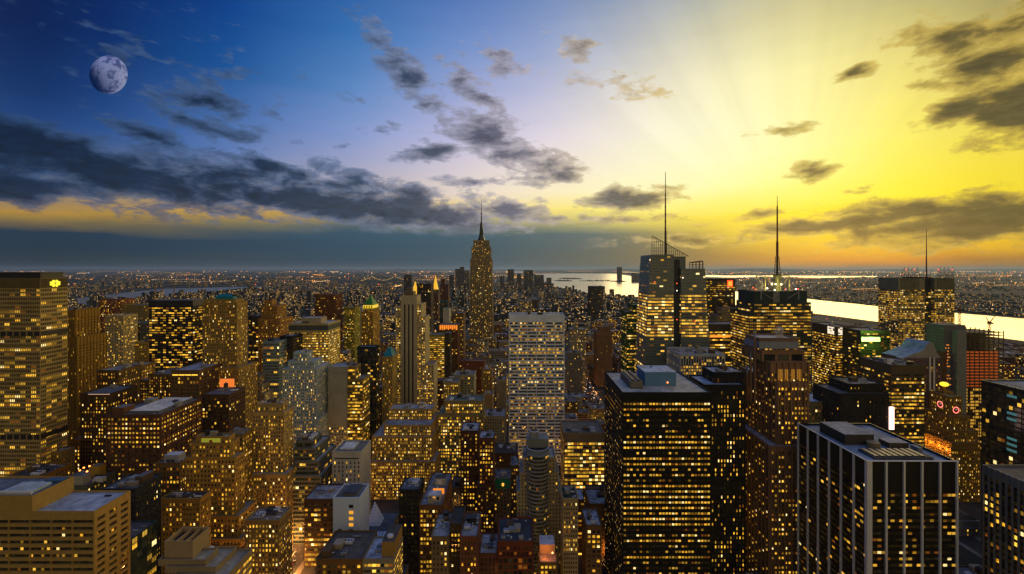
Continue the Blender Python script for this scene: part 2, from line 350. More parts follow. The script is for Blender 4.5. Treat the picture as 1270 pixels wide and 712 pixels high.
SEED = [0]
def facade(wb, gb, bl, br, tr, tl, st, wm, sm, gm):
    """one face of a building, any quad seen from outside as bl, br, tr, tl: real window holes with reveals and set-back panes"""
    bl, br, tr, tl = (np.array(p, float) for p in (bl, br, tr, tl))
    W = max(np.linalg.norm(br - bl), np.linalg.norm(tr - tl)); Hh = np.linalg.norm(tl - bl)
    n = np.cross(br - bl, tl - bl); n /= np.linalg.norm(n)
    gm = st.get('gm', gm)
    top = min(st.get('top', 2.5), Hh * 0.5); bot = st.get('bot', 0.0)
    nc = max(1, int(round(W / st['cw']))); nr = max(0, int(round((Hh - top - bot) / st['fh'])))
    def pt(u, v, off=0.0):
        u = np.asarray(u)[..., None]; v = np.asarray(v)[..., None]
        return (bl * (1-u) + br * u) * (1-v) + (tl * (1-u) + tr * u) * v + n * off
    if nr == 0 or Hh < 2.5:
        wb.q([[bl, br, tr, tl]], wm); return
    v0, v1 = bot / Hh, 1 - top / Hh
    e0 = st.get('edge', 0.6) / W
    r = np.arange(nr); dv = (v1 - v0) / nr; hf, wf = st['hf'], st['wf']
    s0 = v0 + (r + (1 - hf) * 0.5) * dv; s1 = s0 + hf * dv
    c = np.arange(nc); du = (1 - 2 * e0) / nc; a0 = e0 + (c + (1 - wf) / 2) * du; a1 = a0 + wf * du
    # spandrel strips
    lo = np.concatenate([[0.0], s1]); hi = np.concatenate([s0, [1.0]])
    for arr_lo, arr_hi, mm in ((lo[1:-1], hi[1:-1], sm), (lo[:1], hi[:1], wm), (lo[-1:], hi[-1:], wm)):
        if len(arr_lo):
            z, o1 = np.zeros(len(arr_lo)), np.ones(len(arr_lo))
            wb.q(np.stack([pt(z, arr_lo), pt(o1, arr_lo), pt(o1, arr_hi), pt(z, arr_hi)], 1), mm)
    # piers between windows
    pl = np.concatenate([[0.0], a1]); pr = np.concatenate([a0, [1.0]])
    U0, V0 = np.meshgrid(pl, s0); U1, V1 = np.meshgrid(pr, s1)
    wb.q(np.stack([pt(U0.ravel(), V0.ravel()), pt(U1.ravel(), V0.ravel()), pt(U1.ravel(), V1.ravel()), pt(U0.ravel(), V1.ravel())], 1), wm)
    A0, S0 = np.meshgrid(a0, s0); A1, S1 = np.meshgrid(a1, s1); A0, S0, A1, S1 = (q.ravel() for q in (A0, S0, A1, S1))
    d = -st.get('rec', 0.25)
    f = [pt(A0, S0), pt(A1, S0), pt(A1, S1), pt(A0, S1)]; b = [pt(A0, S0, d), pt(A1, S0, d), pt(A1, S1, d), pt(A0, S1, d)]
    for i in range(4):
        j = (i + 1) % 4
        wb.q(np.stack([f[i], f[j], b[j], b[i]], 1), sm)
    SEED[0] += 50; lc = st.get('lc', 1)
    cc, rr = np.meshgrid(c, r); cc, rr = cc.ravel() / lc + SEED[0], rr.ravel() + (SEED[0] * 7) % 1000
    UV = np.stack([np.stack([cc, rr], 1), np.stack([cc + .998 / lc, rr], 1), np.stack([cc + .998 / lc, rr + .998], 1), np.stack([cc, rr + .998], 1)], 1)
    gb.append((np.stack(b, 1), UV, gm))
    # projecting piers
    if st.get('pk'):
        k = st['pk']; pw, pd = st.get('pw', 0.6), st.get('pd', 0.4); pm = st.get('pm') or wm
        for i in range(0, nc + 1, k):
            u = min(max(e0 + i * du, pw / 2 / W), 1 - pw / 2 / W); h = pw / 2 / W
            vt = 1.0
            P0, P1 = pt(u-h, 0.0), pt(u+h, 0.0); Q0, Q1 = pt(u-h, vt), pt(u+h, vt); N = n * pd
            wb.q([[P0+N, P1+N, Q1+N, Q0+N], [P0, P0+N, Q0+N, Q0], [P1+N, P1, Q1, Q1+N], [Q0+N, Q1+N, Q1, Q0]], pm)
    if st.get('ledge'):
        for rw in st['ledge']:
            v = 1 - rw / Hh
            if v > 0.02:
                dv2 = 0.5 / Hh; N = n * 0.5
                a, bq, cq, dq = pt(0.0, v), pt(1.0, v), pt(1.0, v + dv2), pt(0.0, v + dv2)
                wb.q([[a+N, bq+N, cq+N, dq+N], [dq+N, cq+N, cq, dq], [a, bq, bq+N, a+N]], st.get('pm') or wm)

def block(wb, gb, rb, x0, x1, y0, y1, z0, z1, st, wm, sm, gm, rm, par=1.1, faces='FLR', sides=None):
    """a box-shaped tier with detailed faces, a parapet and a roof deck"""
    c = [(x0, y0), (x1, y0), (x1, y1), (x0, y1)]
    for k, (i, j) in zip('FRBL', ((0, 1), (1, 2), (2, 3), (3, 0))):
        a, b = c[i], c[j]
        P = (*a, z0), (*b, z0), (*b, z1), (*a, z1)
        if k in faces: facade(wb, gb, *P, (sides or {}).get(k, st), wm, sm, gm)
        else: wb.q([P], wm)
    w = min(0.5, (x1 - x0) * 0.1); zi = z1 - par
    ic = [(x0+w, y0+w), (x1-w, y0+w), (x1-w, y1-w), (x0+w, y1-w)]
    for i in range(4):
        j = (i + 1) % 4
        wb.q([[(*c[i], z1), (*c[j], z1), (*ic[j], z1), (*ic[i], z1)], [(*ic[i], z1), (*ic[j], z1), (*ic[j], zi), (*ic[i], zi)]], wm)
    rb.q([[(*p, zi) for p in ic]], rm)

# facade styles
PUNCH = dict(cw=3.0, fh=3.6, wf=.46, hf=.55, rec=.3, top=3.0, ledge=[.55, 7.2])
PUNCHW = dict(cw=3.4, fh=3.8, wf=.6, hf=.58, rec=.3, top=3.5, ledge=[.55])
RIB = dict(cw=3.2, fh=3.9, wf=.97, hf=.5, rec=.25, top=3.0, lc=1)
GRID = dict(cw=1.8, fh=3.9, wf=.88, hf=.62, rec=.12, top=3.0, lc=2)
PIER = dict(cw=2.8, fh=3.8, wf=.6, hf=.6, rec=.3, top=4.0, pk=1, pw=.9, pd=.4)
PIER2 = dict(cw=2.4, fh=3.7, wf=.62, hf=.6, rec=.3, top=4.0, pk=3, pw=1.0, pd=.35)
GLASSY = dict(cw=1.6, fh=4.0, wf=.93, hf=.9, rec=.06, top=.8, lc=2)

HEROES = []       # (x0,x1,y0,y1,ztop,px0,px1,visible bottom in the photo)
def clutter(root, base, rect, z, rng, n=3, tank=False, big=1.0):
    x0, x1, y0, y1 = rect; w, d = x1 - x0, y1 - y0
    if w < 5 or d < 5: return
    if y0 < 470 and n > 0:
        for i in range(9):
            b = MB(); cx = rng.uniform(x0+1, x1-1); cy = rng.uniform(y0+1, y1-1); k = rng.random()
            if k < .45: b.cyl(cx, cy, z, z+rng.uniform(.7, 1.8), rng.uniform(.3, .7), m=rng.choice([STEEL, WHITE, GREY]), n=8); b.build('vent', root, base)
            elif k < .75: L = min(rng.uniform(3, 9), (x1-cx)*.9); b.box(cx, cx+L, cy-.4, cy+.4, z+.3, z+1.0, rng.choice([WHITE, GREY]), bottom=True); b.box(cx, cx+.3, cy-.3, cy+.3, z, z+.3, STEEL); b.box(cx+L-.3, cx+L, cy-.3, cy+.3, z, z+.3, STEEL); b.build('duct', root, base)
            else: b.box(cx-.9, cx+.9, cy-.7, cy+.7, z, z+.7, GREY, top=roofmat((.4, .45, .5))); b.build('skylight', root, base)
    for i in range(n):
        sx = min(w * .35, rng.uniform(3, 8) * big); sy = min(d * .35, rng.uniform(3, 8) * big); h = rng.uniform(1.6, 4.5)
        cx = rng.uniform(x0 + 1 + sx / 2, x1 - 1 - sx / 2); cy = rng.uniform(y0 + 1 + sy / 2, y1 - 1 - sy / 2)
        b = MB(); k = rng.random()
        if k < .5:
            m = rng.choice([GREY, TANKM, wall((.3, .27, .22)), DARK]); b.box(cx-sx/2, cx+sx/2, cy-sy/2, cy+sy/2, z, z + h, m, top=roofmat((.2, .2, .21)))
            b.box(cx-sx/2-.2, cx+sx/2+.2, cy-sy/2-.2, cy+sy/2+.2, z + h, z + h + .3, m); nm = 'bulkhead'
        else:
            m = rng.choice([WHITE, GREY, STEEL]); b.box(cx-sx/2, cx+sx/2, cy-sy/2, cy+sy/2, z + .4, z + 1.6 + h * .2, m, bottom=True)
            for q in range(3):
                xx = cx - sx / 2 + sx * (q + .5) / 3; b.cyl(xx, cy, z + 1.6 + h * .2, z + 2.0 + h * .2, sx * .12, m=DARK, n=8)
            b.box(cx-sx/2+.2, cx-sx/2+.5, cy-sy/2+.2, cy+sy/2-.2, z, z + .4, STEEL); b.box(cx+sx/2-.5, cx+sx/2-.2, cy-sy/2+.2, cy+sy/2-.2, z, z + .4, STEEL); nm = 'air_handler'
        b.build(nm, root, base)
    if tank:
        cx, cy = rng.uniform(x0 + w * .3, x1 - w * .3), rng.uniform(y0 + d * .4, y1 - d * .25); b = MB(); r = 2.2
        for sx in (-1, 1):
            for sy in (-1, 1): b.bar((cx + sx * 1.4, cy + sy * 1.4, z), (cx + sx * 1.2, cy + sy * 1.2, z + 4.2), .16, STEEL)
        b.cyl(cx, cy, z + 4.2, z + 8.2, r, m=TANKM); b.cyl(cx, cy, z + 8.2, z + 9.8, r + .15, .05, m=DARK, cap=False)
        b.build('water_tank', root, base)

RNG = random.Random(5)
def panes_to_parts(root, base, gb, ind):
    """panes of the largest windows become parts of their own, the rest one part"""
    P = np.concatenate([g[0] for g in gb]); U = np.concatenate([g[1] for g in gb]); mats = [g[2] for g in gb]
    mi = np.concatenate([np.full(len(g[0]), i) for i, g in enumerate(gb)])
    pick = np.zeros(len(P), bool)
    if ind:
        c = P.mean(1); px = VX + F * c[:, 0] / c[:, 1]; py = HY + F * (H - c[:, 2]) / c[:, 1]
        ex = np.abs((P[:, 1] - P[:, 0])); ez = np.abs(P[:, 3, 2] - P[:, 0, 2])
        u0 = VX + F * P[:, 0, 0] / P[:, 0, 1]; u1 = VX + F * P[:, 1, 0] / P[:, 1, 1]
        area = (u1 - u0) * ez * F / c[:, 1]
        bad = (px < 4) | (px > 1266) | (py > 708) | (py < 0) | (u1 - u0 < 0.3)
        area[bad] = -1
        # front faces first, from the top row down
        score = np.where(area > 0, area - py * 0.002, -1)
        idx = np.argsort(-score)[:ind]; idx = idx[score[idx] > 0]; pick[idx] = True
        for i in idx:
            b = MB(); b.q(P[i], mats[mi[i]], U[i]); ctr = P[i].mean(0)
            o = b.build('window', None, tuple(ctr)); o.parent = root; o.location = Vector(ctr) - Vector(base)
    b = MB()
    for i, m in enumerate(mats):
        s = (mi == i) & ~pick
        if s.any(): b.q(P[s], m, U[s])
    if b.v:
        o = b.build('windows', root, base)
        if len(P) > 40: o['kind'] = 'stuff'

def tower(name, label, cat, tiers, st=PUNCH, wc=(.28, .23, .15), sc=None, g=None, roof=(.12, .135, .16), yb=None, ind=0, n=2, tank=False, faces='FLR', group=None, tiersty=None, big=1.0, rough=.85, side=None):
    """tiers from the top down: (px left, px right, px top, front distance, depth) -> real boxes standing on each other"""
    wm = wall(wc, rough); sm = wall(sc, rough) if sc else wm; gm = g or glass(); rm = roofmat(roof)
    T = []
    for k, (a, b, yt, Y, D) in enumerate(tiers): T.append([WX(a, Y), WX(b, Y), Y, Y + D, WZ(yt, Y)])
    low = T[-1]; base = ((low[0] + low[1]) / 2, (low[2] + low[3]) / 2, 0)
    root = thing(name, label, cat, base, group)
    wb, gb, rbs = MB(), [], []
    for k, t in enumerate(T):
        rb = MB(); rbs.append(rb)
        z0 = 0.0 if k == len(T) - 1 else T[k + 1][4] - 1.2
        s = (tiersty or {}).get(k, st)
        block(wb, gb, rb, t[0], t[1], t[2], t[3], z0, t[4], s, wm, sm, gm, rm, faces=faces, sides={'L': dict(s, gm=side), 'R': dict(s, gm=side)} if side else None)
    wb.build('wall', root, base)
    for q in rbs: q.build('roof', root, base)
    if gb: panes_to_parts(root, base, gb, ind)
    t = T[0]
    clutter(root, base, (t[0] + 1, t[1] - 1, t[2] + 1, t[3] - 1), t[4] - 1.1, RNG, n, tank, big)
    HEROES.append((min(q[0] for q in T), max(q[1] for q in T), min(q[2] for q in T), max(q[3] for q in T), T[0][4], min(q[0] for q in tiers), max(q[1] for q in tiers), yb or 600))
    return root, base, T
def side_depth(xc, pxs, Y): return Y * (xc - VX) / (pxs - VX) - Y
SD = side_depth

# ------------------------------------------------------------------ ground, streets, water, hills
def setting(name, mb): o = mb.build(name); o['kind'] = 'structure'; return o
def ground_mat():
    m, t, b, o = new_mat('city_ground')
    g = t.n.new('ShaderNodeNewGeometry').outputs['Position']
    n = t.noise(g, 0.02, 6, 0.7); n2 = t.noise(g, 0.0012, 5, 0.65); n3 = t.noise(t.vec('MULTIPLY', g, (1, .25, 1)), 0.004, 5, .7)
    c = t.mix(t.rng(n, 0.35, 0.65), (.035, .034, .034), (.075, .07, .062)); c = t.mix(t.rng(n2, 0.4, 0.6), c, (.03, .036, .026)); c = t.mix(t.rng(n3, .56, .66), c, (.13, .12, .105))
    t.put(b.inputs['Base Color'], c); b.inputs['Roughness'].default_value = 0.95; b.inputs['Specular IOR Level'].default_value = 0.1
    return m
def water_mat():
    m, t, b, o = new_mat('river_water')
    g = t.n.new('ShaderNodeNewGeometry').outputs['Position']
    h = t.math('ADD', t.noise(g, 0.05, 4, 0.6), t.math('MULTIPLY', t.noise(t.vec('MULTIPLY', g, (1, .3, 1)), 0.006, 3), 3.0))
    bp = t.n.new('ShaderNodeBump'); bp.inputs['Strength'].default_value = 0.35; bp.inputs['Distance'].default_value = 2.0; t.put(bp.inputs['Height'], h)
    t.l.new(bp.outputs[0], b.inputs['Normal'])
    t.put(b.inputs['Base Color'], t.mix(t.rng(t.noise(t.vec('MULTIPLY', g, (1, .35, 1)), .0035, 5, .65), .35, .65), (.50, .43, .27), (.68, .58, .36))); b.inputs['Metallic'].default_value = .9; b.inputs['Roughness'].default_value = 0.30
    return m
GM, WM = ground_mat(), water_mat()
ASPH = wall((.045, .045, .047), .9, .3, .2); PAVE = wall((.19, .185, .175), .9, .3, .2)
b = MB(); b.q([[(-70000, -3000, 0), (70000, -3000, 0), (70000, 75000, 0), (-70000, 75000, 0)]], GM); setting('ground', b)

def gp(px, py, z=0.0): Y = (H - z) * F / (py - HY); return (WX(px, Y), Y)
WATER = []
def water(name, pts, z=0.35):
    b = MB(); pts = pts if sum(p[0]*q[1]-q[0]*p[1] for p, q in zip(pts, pts[1:]+pts[:1])) > 0 else pts[::-1]
    b.ngon([(x, y, z) for x, y in pts], WM); WATER.append(pts); return setting(name, b)
# the broad river on the right runs on into the harbour; the narrow one on the left
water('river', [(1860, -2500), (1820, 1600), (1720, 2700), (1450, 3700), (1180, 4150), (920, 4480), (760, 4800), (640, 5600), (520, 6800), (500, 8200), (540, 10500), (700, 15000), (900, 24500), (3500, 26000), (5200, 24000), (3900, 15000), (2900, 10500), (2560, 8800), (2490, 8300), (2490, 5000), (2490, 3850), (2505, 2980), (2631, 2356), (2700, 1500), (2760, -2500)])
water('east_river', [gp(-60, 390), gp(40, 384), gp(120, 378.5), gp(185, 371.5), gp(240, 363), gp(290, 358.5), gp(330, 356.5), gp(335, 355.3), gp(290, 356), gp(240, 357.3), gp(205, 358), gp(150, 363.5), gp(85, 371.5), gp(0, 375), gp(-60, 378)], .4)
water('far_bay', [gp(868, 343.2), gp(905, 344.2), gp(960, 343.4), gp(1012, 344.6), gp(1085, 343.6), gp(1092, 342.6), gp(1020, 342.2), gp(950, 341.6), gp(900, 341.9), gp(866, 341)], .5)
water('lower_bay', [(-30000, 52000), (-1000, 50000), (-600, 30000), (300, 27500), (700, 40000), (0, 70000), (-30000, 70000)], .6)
# small islands in the harbour
for ox, oy, rx, ry in ((1000, 9900, 190, 420), (1420, 12200, 300, 800), (1750, 9800, 380, 260), (2050, 9200, 160, 190)):
    b = MB(); b.ngon([(ox + rx*math.cos(a*math.pi/12)*(1+.15*math.sin(3*a)), oy + ry*math.sin(a*math.pi/12), 4) for a in range(24)], GM)
    for a in range(24):
        p, q = [(ox + rx*math.cos(k*math.pi/12)*(1+.15*math.sin(3*k)), oy + ry*math.sin(k*math.pi/12)) for k in (a, a+1)]
        b.q([[(*p, -1), (*q, -1), (*q, 4), (*p, 4)]], GM)
    for k in range(14):
        x, y = ox + RNG.uniform(-.6, .6)*rx, oy + RNG.uniform(-.6, .6)*ry; b.box(x-14, x+14, y-20, y+20, 4, RNG.uniform(10, 22), GM)
    setting('island', b)
AVENUES = [-1160, -960, -770, -610, -480, -345, -200, 150, 430, 710, 990, 1270, 1550]
b, p = MB(), MB()
for x in AVENUES:
    b.q([[(x-10, 60, .02), (x+10, 60, .02), (x+10, 4200, .02), (x-10, 4200, .02)]], ASPH)
    for s in (-1, 1): p.box(min(x+s*10, x+s*15), max(x+s*10, x+s*15), 60, 4200, 0, .14, PAVE)
setting('avenue_road', b); setting('pavement', p)
b = MB(); LANE = wall((.6, .6, .58), .8)
for x in (150, -200):
    for lx in (-5, 0, 5):
        for k in range(120): b.q([[(x+lx-.08, 300+k*9, .03), (x+lx+.08, 300+k*9, .03), (x+lx+.08, 303+k*9, .03), (x+lx-.08, 303+k*9, .03)]], LANE)
setting('lane_markings', b)
# a low ridge closes the horizon
b = MB(); HM = wall((.04, .05, .04), .95, .3, .0005); pr = None
for k in range(90):
    x = -60000 + k * 1350; h = 120 + 90*abs(math.sin(k*.31))*math.sin(k*.11+1)**2 + (110 if x > 9000 else 0)*(.6+.4*math.sin(k*.5)); y0 = 52000
    if pr: b.q([[(pr[0], y0, 0), (x, y0, 0), (x, y0+2500, h), (pr[0], y0+2500, pr[1])], [(pr[0], y0+2500, pr[1]), (x, y0+2500, h), (x, y0+6000, 0), (pr[0], y0+6000, 0)]], HM)
    pr = (x, h)
setting('hills', b)

# the air: far things fade to blue grey
hm = bpy.data.materials.new('air'); hm.use_nodes = True; t = NT(hm.node_tree); t.n.clear()
pv = t.n.new('ShaderNodeVolumePrincipled'); pv.inputs['Color'].default_value = (.50, .72, 1.0, 1); pv.inputs['Density'].default_value = 1.4e-5; pv.inputs['Anisotropy'].default_value = 0.35
o = t.n.new('ShaderNodeOutputMaterial'); t.l.new(pv.outputs[0], o.inputs['Volume'])
b = MB(); b.box(-71000, 71000, -4000, 76000, -2, 480, hm, bottom=True)
hz = b.build('haze'); hz['kind'] = 'stuff'; hz.visible_shadow = True

# ------------------------------------------------------------------ the named towers, left to right and front to back
G = glass
gold = G(.34, .5); golddense = G(.55, .35); sparse = G(.14, .4); warm = G(.4, .3, -.4); darkg = G(.1, .5)
def child(mb, nm, root, base): return mb.build(nm, root, base)

# broad slab with a lit emblem on its crown
r, B, T = tower('office_tower', 'broad concrete office slab with a glowing yellow emblem near its flat top', 'office tower',
   [(-75, 50, 345.2, 430, SD(50, 84, 430))], dict(GRID, cw=1.7, fh=4.0, wf=.72, hf=.6, rec=.35, top=9.5, lc=3), (.27, .22, .125), (.30, .25, .145), G(.34, .75), yb=590, ind=100, n=0)
x0, x1, y0, y1, zt = T[0]
b = MB(); b.box(x0, x1-2.5, y0+2.5, y1-2, zt-1, WZ(338.5, 430), DARK, top=roofmat()); child(b, 'penthouse', r, B)
b = MB(); b.box(x0-.4, x1-1.5, y0+1.5, y1-1, WZ(338.5, 430), WZ(337.6, 430), DARK, bottom=True); child(b, 'roof_slab', r, B)
for zc in (414, 542):
    z = WZ(zc, 430); b = MB(); b.box(x0-.12, x1+.12, y0-.12, y1+.12, z-2.2, z+2.2, DARK, bottom=True)
    nb = int((x1-x0)/6)
    for k in range(nb+1): xx = x0 + (x1-x0)*k/nb; b.box(xx-.5, xx+.5, y0-.3, y0-.125, z-2.2, z+2.2, wall((.27, .22, .125)))
    child(b, 'louvre_band', r, B)
b = MB(); CB = wall((.045, .042, .03)); b.box(x0-.06, x1+.05, y0-.06, y1, zt-9.2, zt-.2, CB, bottom=True); child(b, 'crown_band', r, B)
b = MB(); nf = 90
for k in range(nf+1): xx = x0 + (x1-x0)*k/nf; b.box(xx-.12, xx+.12, y0-.5, y0-.01, zt-9, zt-.3, wall((.20, .17, .10)))
for k in range(24): yy = y0 + (y1-y0)*(k+.5)/24; b.box(x1+.01, x1+.4, yy-.12, yy+.12, zt-9, zt-.3, wall((.20, .17, .10)))
child(b, 'crown_fins', r, B)
# the emblem: four pairs of petals round a dark centre, on the end wall
b = MB(); em = emit((1.0, .80, .03), 1.35); cy_, cz_ = (y0+y1)/2, zt-5.2
def emblem_disc(b, y, z, w, h, m, x):
    b.ngon([(x, y + w*math.cos(a*math.pi/8), z + h*math.sin(a*math.pi/8)) for a in range(16)], m)
    for a in range(16):
        p, q = [(y + w*math.cos(k*math.pi/8), z + h*math.sin(k*math.pi/8)) for k in (a, a+1)]
        b.q([[(x-.35, *p), (x-.35, *q), (x, *q), (x, *p)]], m)
for k in range(8):
    a = (k + .5) * math.pi / 4; emblem_disc(b, cy_ + 3.3*math.cos(a)*1.25, cz_ + 2.6*math.sin(a), 1.2, .95, em, x1+.9)
emblem_disc(b, cy_, cz_, 3.1, 1.9, em, x1+.85)
lg = child(b, 'emblem', r, B)
b = MB()
for s in (-1, 1): b.ngon([(x1+1.0, cy_-1.6*s, cz_+1.0*s), (x1+1.0, cy_+1.6*s, cz_+1.0*s), (x1+1.0, cy_, cz_)], DARK)
emblem_mark = b.build('emblem_centre', None, B); emblem_mark.parent = lg; emblem_mark.location = (0, 0, 0)

tower('office_tower', 'brown ribbed tower just right of the emblem slab, gold lit windows low down', 'office tower', [(56, 93, 384, 540, SD(93, 124, 540)), (52, 95, 418, 536, 40)], dict(PUNCH, cw=2.2, wf=.4, pk=2, pw=.7, pd=.5, top=9), (.22, .15, .06), None, G(.16, .3), yb=488)
tower('apartment_building', 'small red brown block peeping over the river beside the ribbed brown tower', 'building', [(123, 149, 371, 1000, 40)], PUNCH, (.15, .07, .045), yb=388, n=3)
tower('office_building', 'pale lit block with bright facade and dark right side before the river', 'building', [(130, 153, 391, 800, 30)], dict(PUNCH, wf=.6), (.36, .31, .2), None, G(.3, .3), yb=420)
tower('office_building', 'broad grey brown block with yellowish right end behind the pale lit block', 'building', [(150, 184, 378, 1000, 40)], PUNCH, (.2, .16, .08), None, sparse, yb=400)
tower('office_building', 'dark glass block standing between the pale lit block and the black tower', 'building', [(154, 174, 401, 850, 40)], GRID, (.03, .04, .05), None, G(.08), yb=432)
tower('apartment_building', 'slim tan column building hard against the left edge of the black tower', 'building', [(167, 184, 424, 720, 30)], PUNCH, (.3, .22, .09), None, G(.15), yb=462)
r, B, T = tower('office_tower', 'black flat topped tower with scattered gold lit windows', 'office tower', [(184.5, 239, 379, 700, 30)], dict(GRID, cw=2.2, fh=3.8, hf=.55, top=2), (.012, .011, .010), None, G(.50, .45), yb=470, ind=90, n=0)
x0, x1, y0, y1, zt = T[0]; b = MB(); b.box(x0-.3, x1+.3, y0-.3, y1+.3, zt-1, WZ(372.5, 700), DARK, top=roofmat()); child(b, 'penthouse', r, B)
r, B, T = tower('office_tower', 'tall tan stone tower with a small teal roof lantern on top', 'office tower', [(255, 292, 371, 562, 18), (251, 294, 375, 560, SD(294, 307, 560)), (246, 296, 456, 553, 40)], dict(PUNCH, cw=2.4, fh=3.6), (.24, .18, .09), None, G(.34, .25), yb=492, ind=60, n=1)
x0, x1, y0, y1, zt = T[0]; b = MB(); TEAL = wall((.04, .16, .2), .6)
b.box(WX(267, 566), WX(289, 566), 566, 574, zt-1, zt+3, TEAL); b.q([[(WX(267,566),566,zt+3),(WX(289,566),566,zt+3),(WX(285,566),570,zt+6),(WX(271,566),570,zt+6)], [(WX(289,566),574,zt+3),(WX(267,566),574,zt+3),(WX(271,566),570,zt+6),(WX(285,566),570,zt+6)]], TEAL); child(b, 'roof_lantern', r, B)
tower('office_building', 'narrow black block right of the tan tower, one lit band near its top', 'building', [(308, 324, 392, 800, 40)], GRID, (.03, .025, .02), None, G(.25, .6), yb=470)
tower('office_tower', 'brown stepped tower with a stubby pinnacle behind the blue glass building', 'office tower', [(328, 337, 372, 778, 16), (324, 344, 379, 772, 30), (320, 347, 395, 765, 45)], dict(PUNCH, cw=2.6), (.24, .15, .07), None, G(.22), yb=425, n=1)

r, B, T = tower('office_building', 'large dark masonry block with a pale glass roof panel and lit lower floors', 'office building', [(132, 199, 514, 420, SD(199, 250, 420))], dict(PUNCHW, cw=3.4, wf=.62, hf=.42, fh=4.2, top=2.5, pk=2, pw=1.0, pd=.5), (.085, .05, .035), None, G(.42, .95), yb=575, ind=100, n=3)
x0, x1, y0, y1, zt = T[0]; b = MB(); b.box(x0+16, x1-6, y0+6, y1-4, zt-1.2, zt+1.5, wall((.12, .13, .14)), top=roofmat((.5, .53, .56)))
for k in range(9): xx = x0+17+(x1-x0-24)*k/8; b.box(xx-.12, xx+.12, y0+6.2, y1-4.2, zt+1.5, zt+1.75, WHITE)
child(b, 'skylight', r, B)
b = MB(); b.box(x0+2, x0+13, y0+4, y0+16, zt-1.2, zt+5, wall((.10, .055, .035)), top=roofmat()); child(b, 'bulkhead', r, B)
r, B, T = tower('office_building', 'brown block with long blue roof and a bright yellow lit row under its eave', 'office building', [(212, 247, 459, 520, 95)], dict(PUNCHW, top=3.5, fh=4.2), (.12, .08, .05), None, darkg, (.3, .34, .4), yb=490, n=1)
x0, x1, y0, y1, zt = T[0]; b = MB()
for k in range(4): w = (x1-x0-3)/4; b.box(x0+1.8+k*w, x0+1.2+(k+1)*w, y0-.15, y0-.02, zt-6.2, zt-5.0, emit((1, .62, .06), 1.5))
child(b, 'lit_windows', r, B)
tower('office_building', 'stepped brown block with a grey windowless box on top, left of the black tower', 'office building', [(151, 175, 453, 602, 24), (140, 183, 471, 596, 50), (137, 186, 484, 592, 56)], PUNCH, (.17, .12, .06), None, G(.6, .4, -.3), (.3, .3, .3), yb=500, n=2)
tower('office_building', 'small block with orange lit rows below the brown ribbed tower', 'building', [(120, 147, 459, 525, 30)], PUNCH, (.12, .085, .045), None, G(.4, .6, -.5), (.3, .29, .27), yb=490)
tower('office_building', 'low lit block between the grey box building and the black tower foot', 'building', [(184, 212, 464, 590, 40)], PUNCH, (.16, .11, .05), None, G(.55, .4, -.3), yb=488)
r, B, T = tower('office_building', 'dark low block with a white lit roof edge right of the emblem slab', 'building', [(100, 136, 488, 470, 34)], PUNCH, (.06, .04, .025), None, G(.4, .5, -.3), yb=545)
b = MB(); x0, x1, y0, y1, zt = T[0]; b.box(x0+8, x1, y0-.3, y0-.02, zt-1.0, zt-.3, emit((1, .62, .42), 1.0)); child(b, 'cornice_light', r, B)
r, B, T = tower('office_building', 'dark brown block below the tan tower with an orange lit terrace behind', 'building', [(250, 284, 489, 500, 30)], PUNCHW, (.07, .045, .03), None, G(.12, .4, -.4), yb=525, n=3, tank=True)
b = MB(); b.box(WX(273, 532), WX(290, 532), 531, 533, WZ(480, 532), WZ(470, 532), emit((1, .22, .03), .9)); child(b, 'lit_terrace', r, B)
tower('office_building', 'old pale stone block in three small tiers with lit lower windows', 'building', [(311, 322, 465, 606, 14), (307, 325, 477, 602, 22), (302, 328, 488, 598, 34)], dict(PUNCH, cw=2.4), (.34, .31, .25), None, G(.35), yb=520, n=1)

# the foreground corner building
TAN = (.30, .22, .11)
fs = dict(cw=12.4, fh=4.3, wf=.95, hf=.5, rec=.9, top=4.4, lc=.14); ss = dict(cw=8.6, fh=4.3, wf=.66, hf=.52, rec=1.1, top=4.4, lc=.3)
wm, rm = wall(TAN, .9, .3, .3), roofmat((.32, .38, .48))
Y = 280.0; D = SD(117, 162, Y); x0, x1 = WX(-70, Y), WX(117, Y); zt = WZ(634, Y); xp = WX(40, Y); zp = WZ(615, Y); B = ((x0+x1)/2, Y+D/2, 0)
r = thing('office_building', 'tan stone office block with dark window bands and blue grey roof in the near corner', 'office building', B)
wb, gb, rb = MB(), [], MB()
block(wb, gb, rb, x0, x1, Y, Y+D, 0, zt, fs, wm, wm, G(.07, .6, -.7, .7), rm, sides={'R': ss, 'L': ss})
wb.build('wall', r, B); rb.build('roof', r, B); panes_to_parts(r, B, gb, 100)
wb, rb = MB(), MB(); block(wb, [], rb, x0+.05, xp, Y+.06, Y+D-.06, zt-1, zp, dict(fs, top=99), wm, wm, GRID, roofmat((.12, .15, .2)), faces='')
ph = wb.build('penthouse', r, B); o = rb.build('roof_deck', None, B); o.parent = ph; o.location = (0, 0, 0)
for k in range(5): b = MB(); b.box(xp-24+k*3.9, xp-21+k*3.9, Y+5, Y+17, zp-1, zp+.7+.2*(k % 2), wall((.34, .42, .52), .6), top=roofmat((.4, .5, .62))); child(b, 'cooling_unit', r, B)
b = MB(); b.box(xp-26, xp-4.5, Y+3.5, Y+4.6, zp-1, zp+.9, WHITE); child(b, 'duct', r, B)
b = MB(); b.box(xp-12, xp-1.5, Y+19, Y+24, zp-1, zp+.6, wall((.06, .10, .16))); child(b, 'bulkhead', r, B)
b = MB(); b.box(x1-12, x1-8, Y+20, Y+21.2, zt-1.1, zt-.3, DARK); child(b, 'roof_hatch', r, B)
HEROES.append((x0, x1, Y, Y+D, zp, -70, 117, 712))

